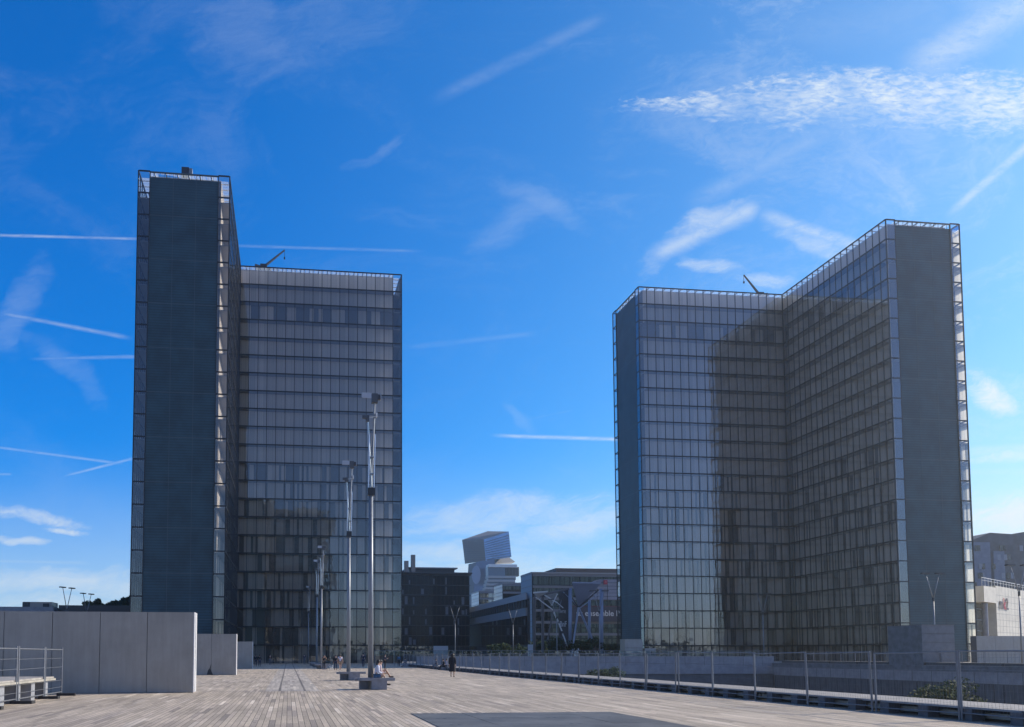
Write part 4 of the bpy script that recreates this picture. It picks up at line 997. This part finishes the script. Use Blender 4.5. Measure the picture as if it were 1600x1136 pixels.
BLUE = cloth((.06, .13, .22), 'denim'); TAN = cloth((.33, .24, .17), 'tan_cloth'); LAV = cloth((.55, .52, .6), 'lilac_cloth'); GRY = cloth((.12, .13, .15), 'grey_cloth')
SHW = mat('white_shoe', (.6, .58, .55), .6)
FR = math.pi/2                       # rz so that local -Y (facing) points to +X
p = at(590, 1050, 41.0)
person((p.x-.05, 41.0, 0), FR, 'sitfold', 'seated woman in white top and blue shorts on the nearest bench', WHT, BLUE, 1.66, 'long', shorts=True, bag=(.17, -.1, .72, BLK, 'small black bag at the hip of the seated woman in white'))
person((p.x+.12, 41.65, 0), FR, 'situp', 'seated person in pale pink with a raised knee behind the woman in white', PNK, cloth((.6, .5, .45), 'pale_cloth'), 1.68, 'short', shorts=True)
p = ground(707, 1058.5); person((p.x, p.y, 0), math.pi-.25, 'walk', 'woman in a long black coat with big curly hair walking alone on the deck', BLK, BLK, 1.72, 'curly', coat=BLK, shorts=True)
p = ground(506, 1046.5); person((p.x, p.y, 0), .3, 'photo', 'person in black holding up a phone beside the third mast', BLK, BLK, 1.62, 'short', shoes=GRY, sleeves=False)
p = ground(524.5, 1047); person((p.x, p.y, 0), math.pi, 'stand', 'person in dark clothes standing left of the man in a pale shirt', BLK, NVY, 1.64, 'short')
p = ground(531.5, 1048); person((p.x, p.y, 0), math.pi+.1, 'walk', 'man in a pale shirt and tan trousers next to the white dog', LAV, TAN, 1.70, 'short', sleeves=False, shorts=True, shoes=SHW)
p = ground(567.5, 1043); person((p.x, p.y, 0), math.pi, 'walk', 'dark figure walking away between the first and second masts', NVY, NVY, 1.9, 'short')
p = ground(601.5, 1046); person((p.x, p.y, 0), FR, 'phone', 'dark standing figure just behind the seated people', NVY, BLK, 1.72, 'short')
for i, (x_, y_, a_, lb) in enumerate(((399.5, 1041.5, 0, 'left one of two dark figures standing at the farthest grey wall'), (405.5, 1041.5, .4, 'right one of two dark figures standing at the farthest grey wall'))):
    p = ground(x_, y_); person((p.x, p.y, 0), a_, 'stand', lb, BLK, NVY, 1.68, 'short')
p = ground(422, 1039.2); person((p.x, p.y, 0), math.pi, 'phone', 'figure in a dark top and grey trousers before the left tower glass', BLK, GRY, 1.75)
p = ground(475.5, 1038.8); person((p.x, p.y, 0), math.pi, 'walk', 'lone dark figure walking toward the left tower, left of the fifth mast', NVY, GRY, 1.8)
PG = 'people sitting along the far end of the deck'
for (x_, Yp, lb, tp, lg, ps) in ((682.5, 100, 'figure in dark blue sitting left of the seated pair', NVY, BLUE, 'sit'), (694, 92, 'darker one of the seated pair left of the woman in black', BLK, BLK, 'sit'), (699, 93.5, 'paler one of the seated pair left of the woman in black', LAV, NVY, 'sit'),
        (634, 118, 'pale seated figure near the parapet, right of the leaning figure', GRY, cloth((.3, .3, .32), 'light_grey_cloth'), 'sit'), (623, 122, 'dark figure leaning upright near the garden parapet', BLUE, BLK, 'stand')):
    p = at(x_, 1040, Yp); sx = p.x
    if ps == 'sit': bl = thing('seat_block', (sx, Yp+.1, 0), 'low concrete block under '+{'figure in dark blue sitting left of the seated pair': 'the figure in dark blue', 'darker one of the seated pair left of the woman in black': 'the darker one of the seated pair', 'paler one of the seated pair left of the woman in black': 'the paler one of the seated pair'}.get(lb, 'the pale seated figure'), 'block', 'low concrete seat blocks'); MB().box(-.35, .35, -.2, .3, 0, .36).build('block_body', BENCHC, bl, bevel=.02)
    person((sx, Yp, 0), -FR if ps == 'sit' else .2, ps, lb, tp, lg, 1.7 if ps == 'sit' else 1.62, group=PG, seat=.36)
# white dog
p = ground(517.5, 1047.2); dg = thing('dog', (p.x, p.y, 0), 'small white dog standing by the man in the pale shirt', 'dog', rz=.6)
skinmesh('body', [[('hip', (0, .17, .30), .075), ('bel', (0, .02, .30), .07), ('che', (0, -.14, .31), .088), ('nec', (0, -.21, .40), .05), ('hea', (0, -.26, .47), .055), ('muz', (0, -.35, .45), .028)],
    [('hip', None, 0), (None, (0, .25, .38), .022), (None, (0, .29, .48), .014)],
    [('che', None, 0), (None, (-.06, -.15, .2), .03), (None, (-.06, -.14, .1), .02), (None, (-.06, -.17, .02), .024)], [('che', None, 0), (None, (.06, -.15, .2), .03), (None, (.06, -.14, .1), .02), (None, (.06, -.17, .02), .024)],
    [('hip', None, 0), (None, (-.06, .14, .2), .04), (None, (-.06, .23, .11), .02), (None, (-.06, .18, .02), .024)], [('hip', None, 0), (None, (.06, .14, .2), .04), (None, (.06, .23, .11), .02), (None, (.06, .18, .02), .024)],
    [('hea', None, 0), (None, (-.035, -.24, .53), .014)], [('hea', None, 0), (None, (.035, -.24, .53), .014)]], mat('white_fur', (.7, .68, .64), .9), dg)


# added haze volume in place of lens glare lifts what stands towards the sun
hz = MB().box(-300, 480, -480, 860, LOW-1, 125).build('haze', None); tag(hz, kind='stuff')
hm = bpy.data.materials.new('glare_haze'); hm.use_nodes = True; ht = NT(hm.node_tree); ht.n.clear(); ho = ht.node('ShaderNodeOutputMaterial')
hv = ht.node('ShaderNodeVolumePrincipled'); hv.inputs['Color'].default_value = (.85, .93, 1, 1); hv.inputs['Density'].default_value = .00027; hv.inputs['Anisotropy'].default_value = .75
ht.l.new(hv.outputs[0], ho.inputs['Volume']); hz.data.materials.append(hm)
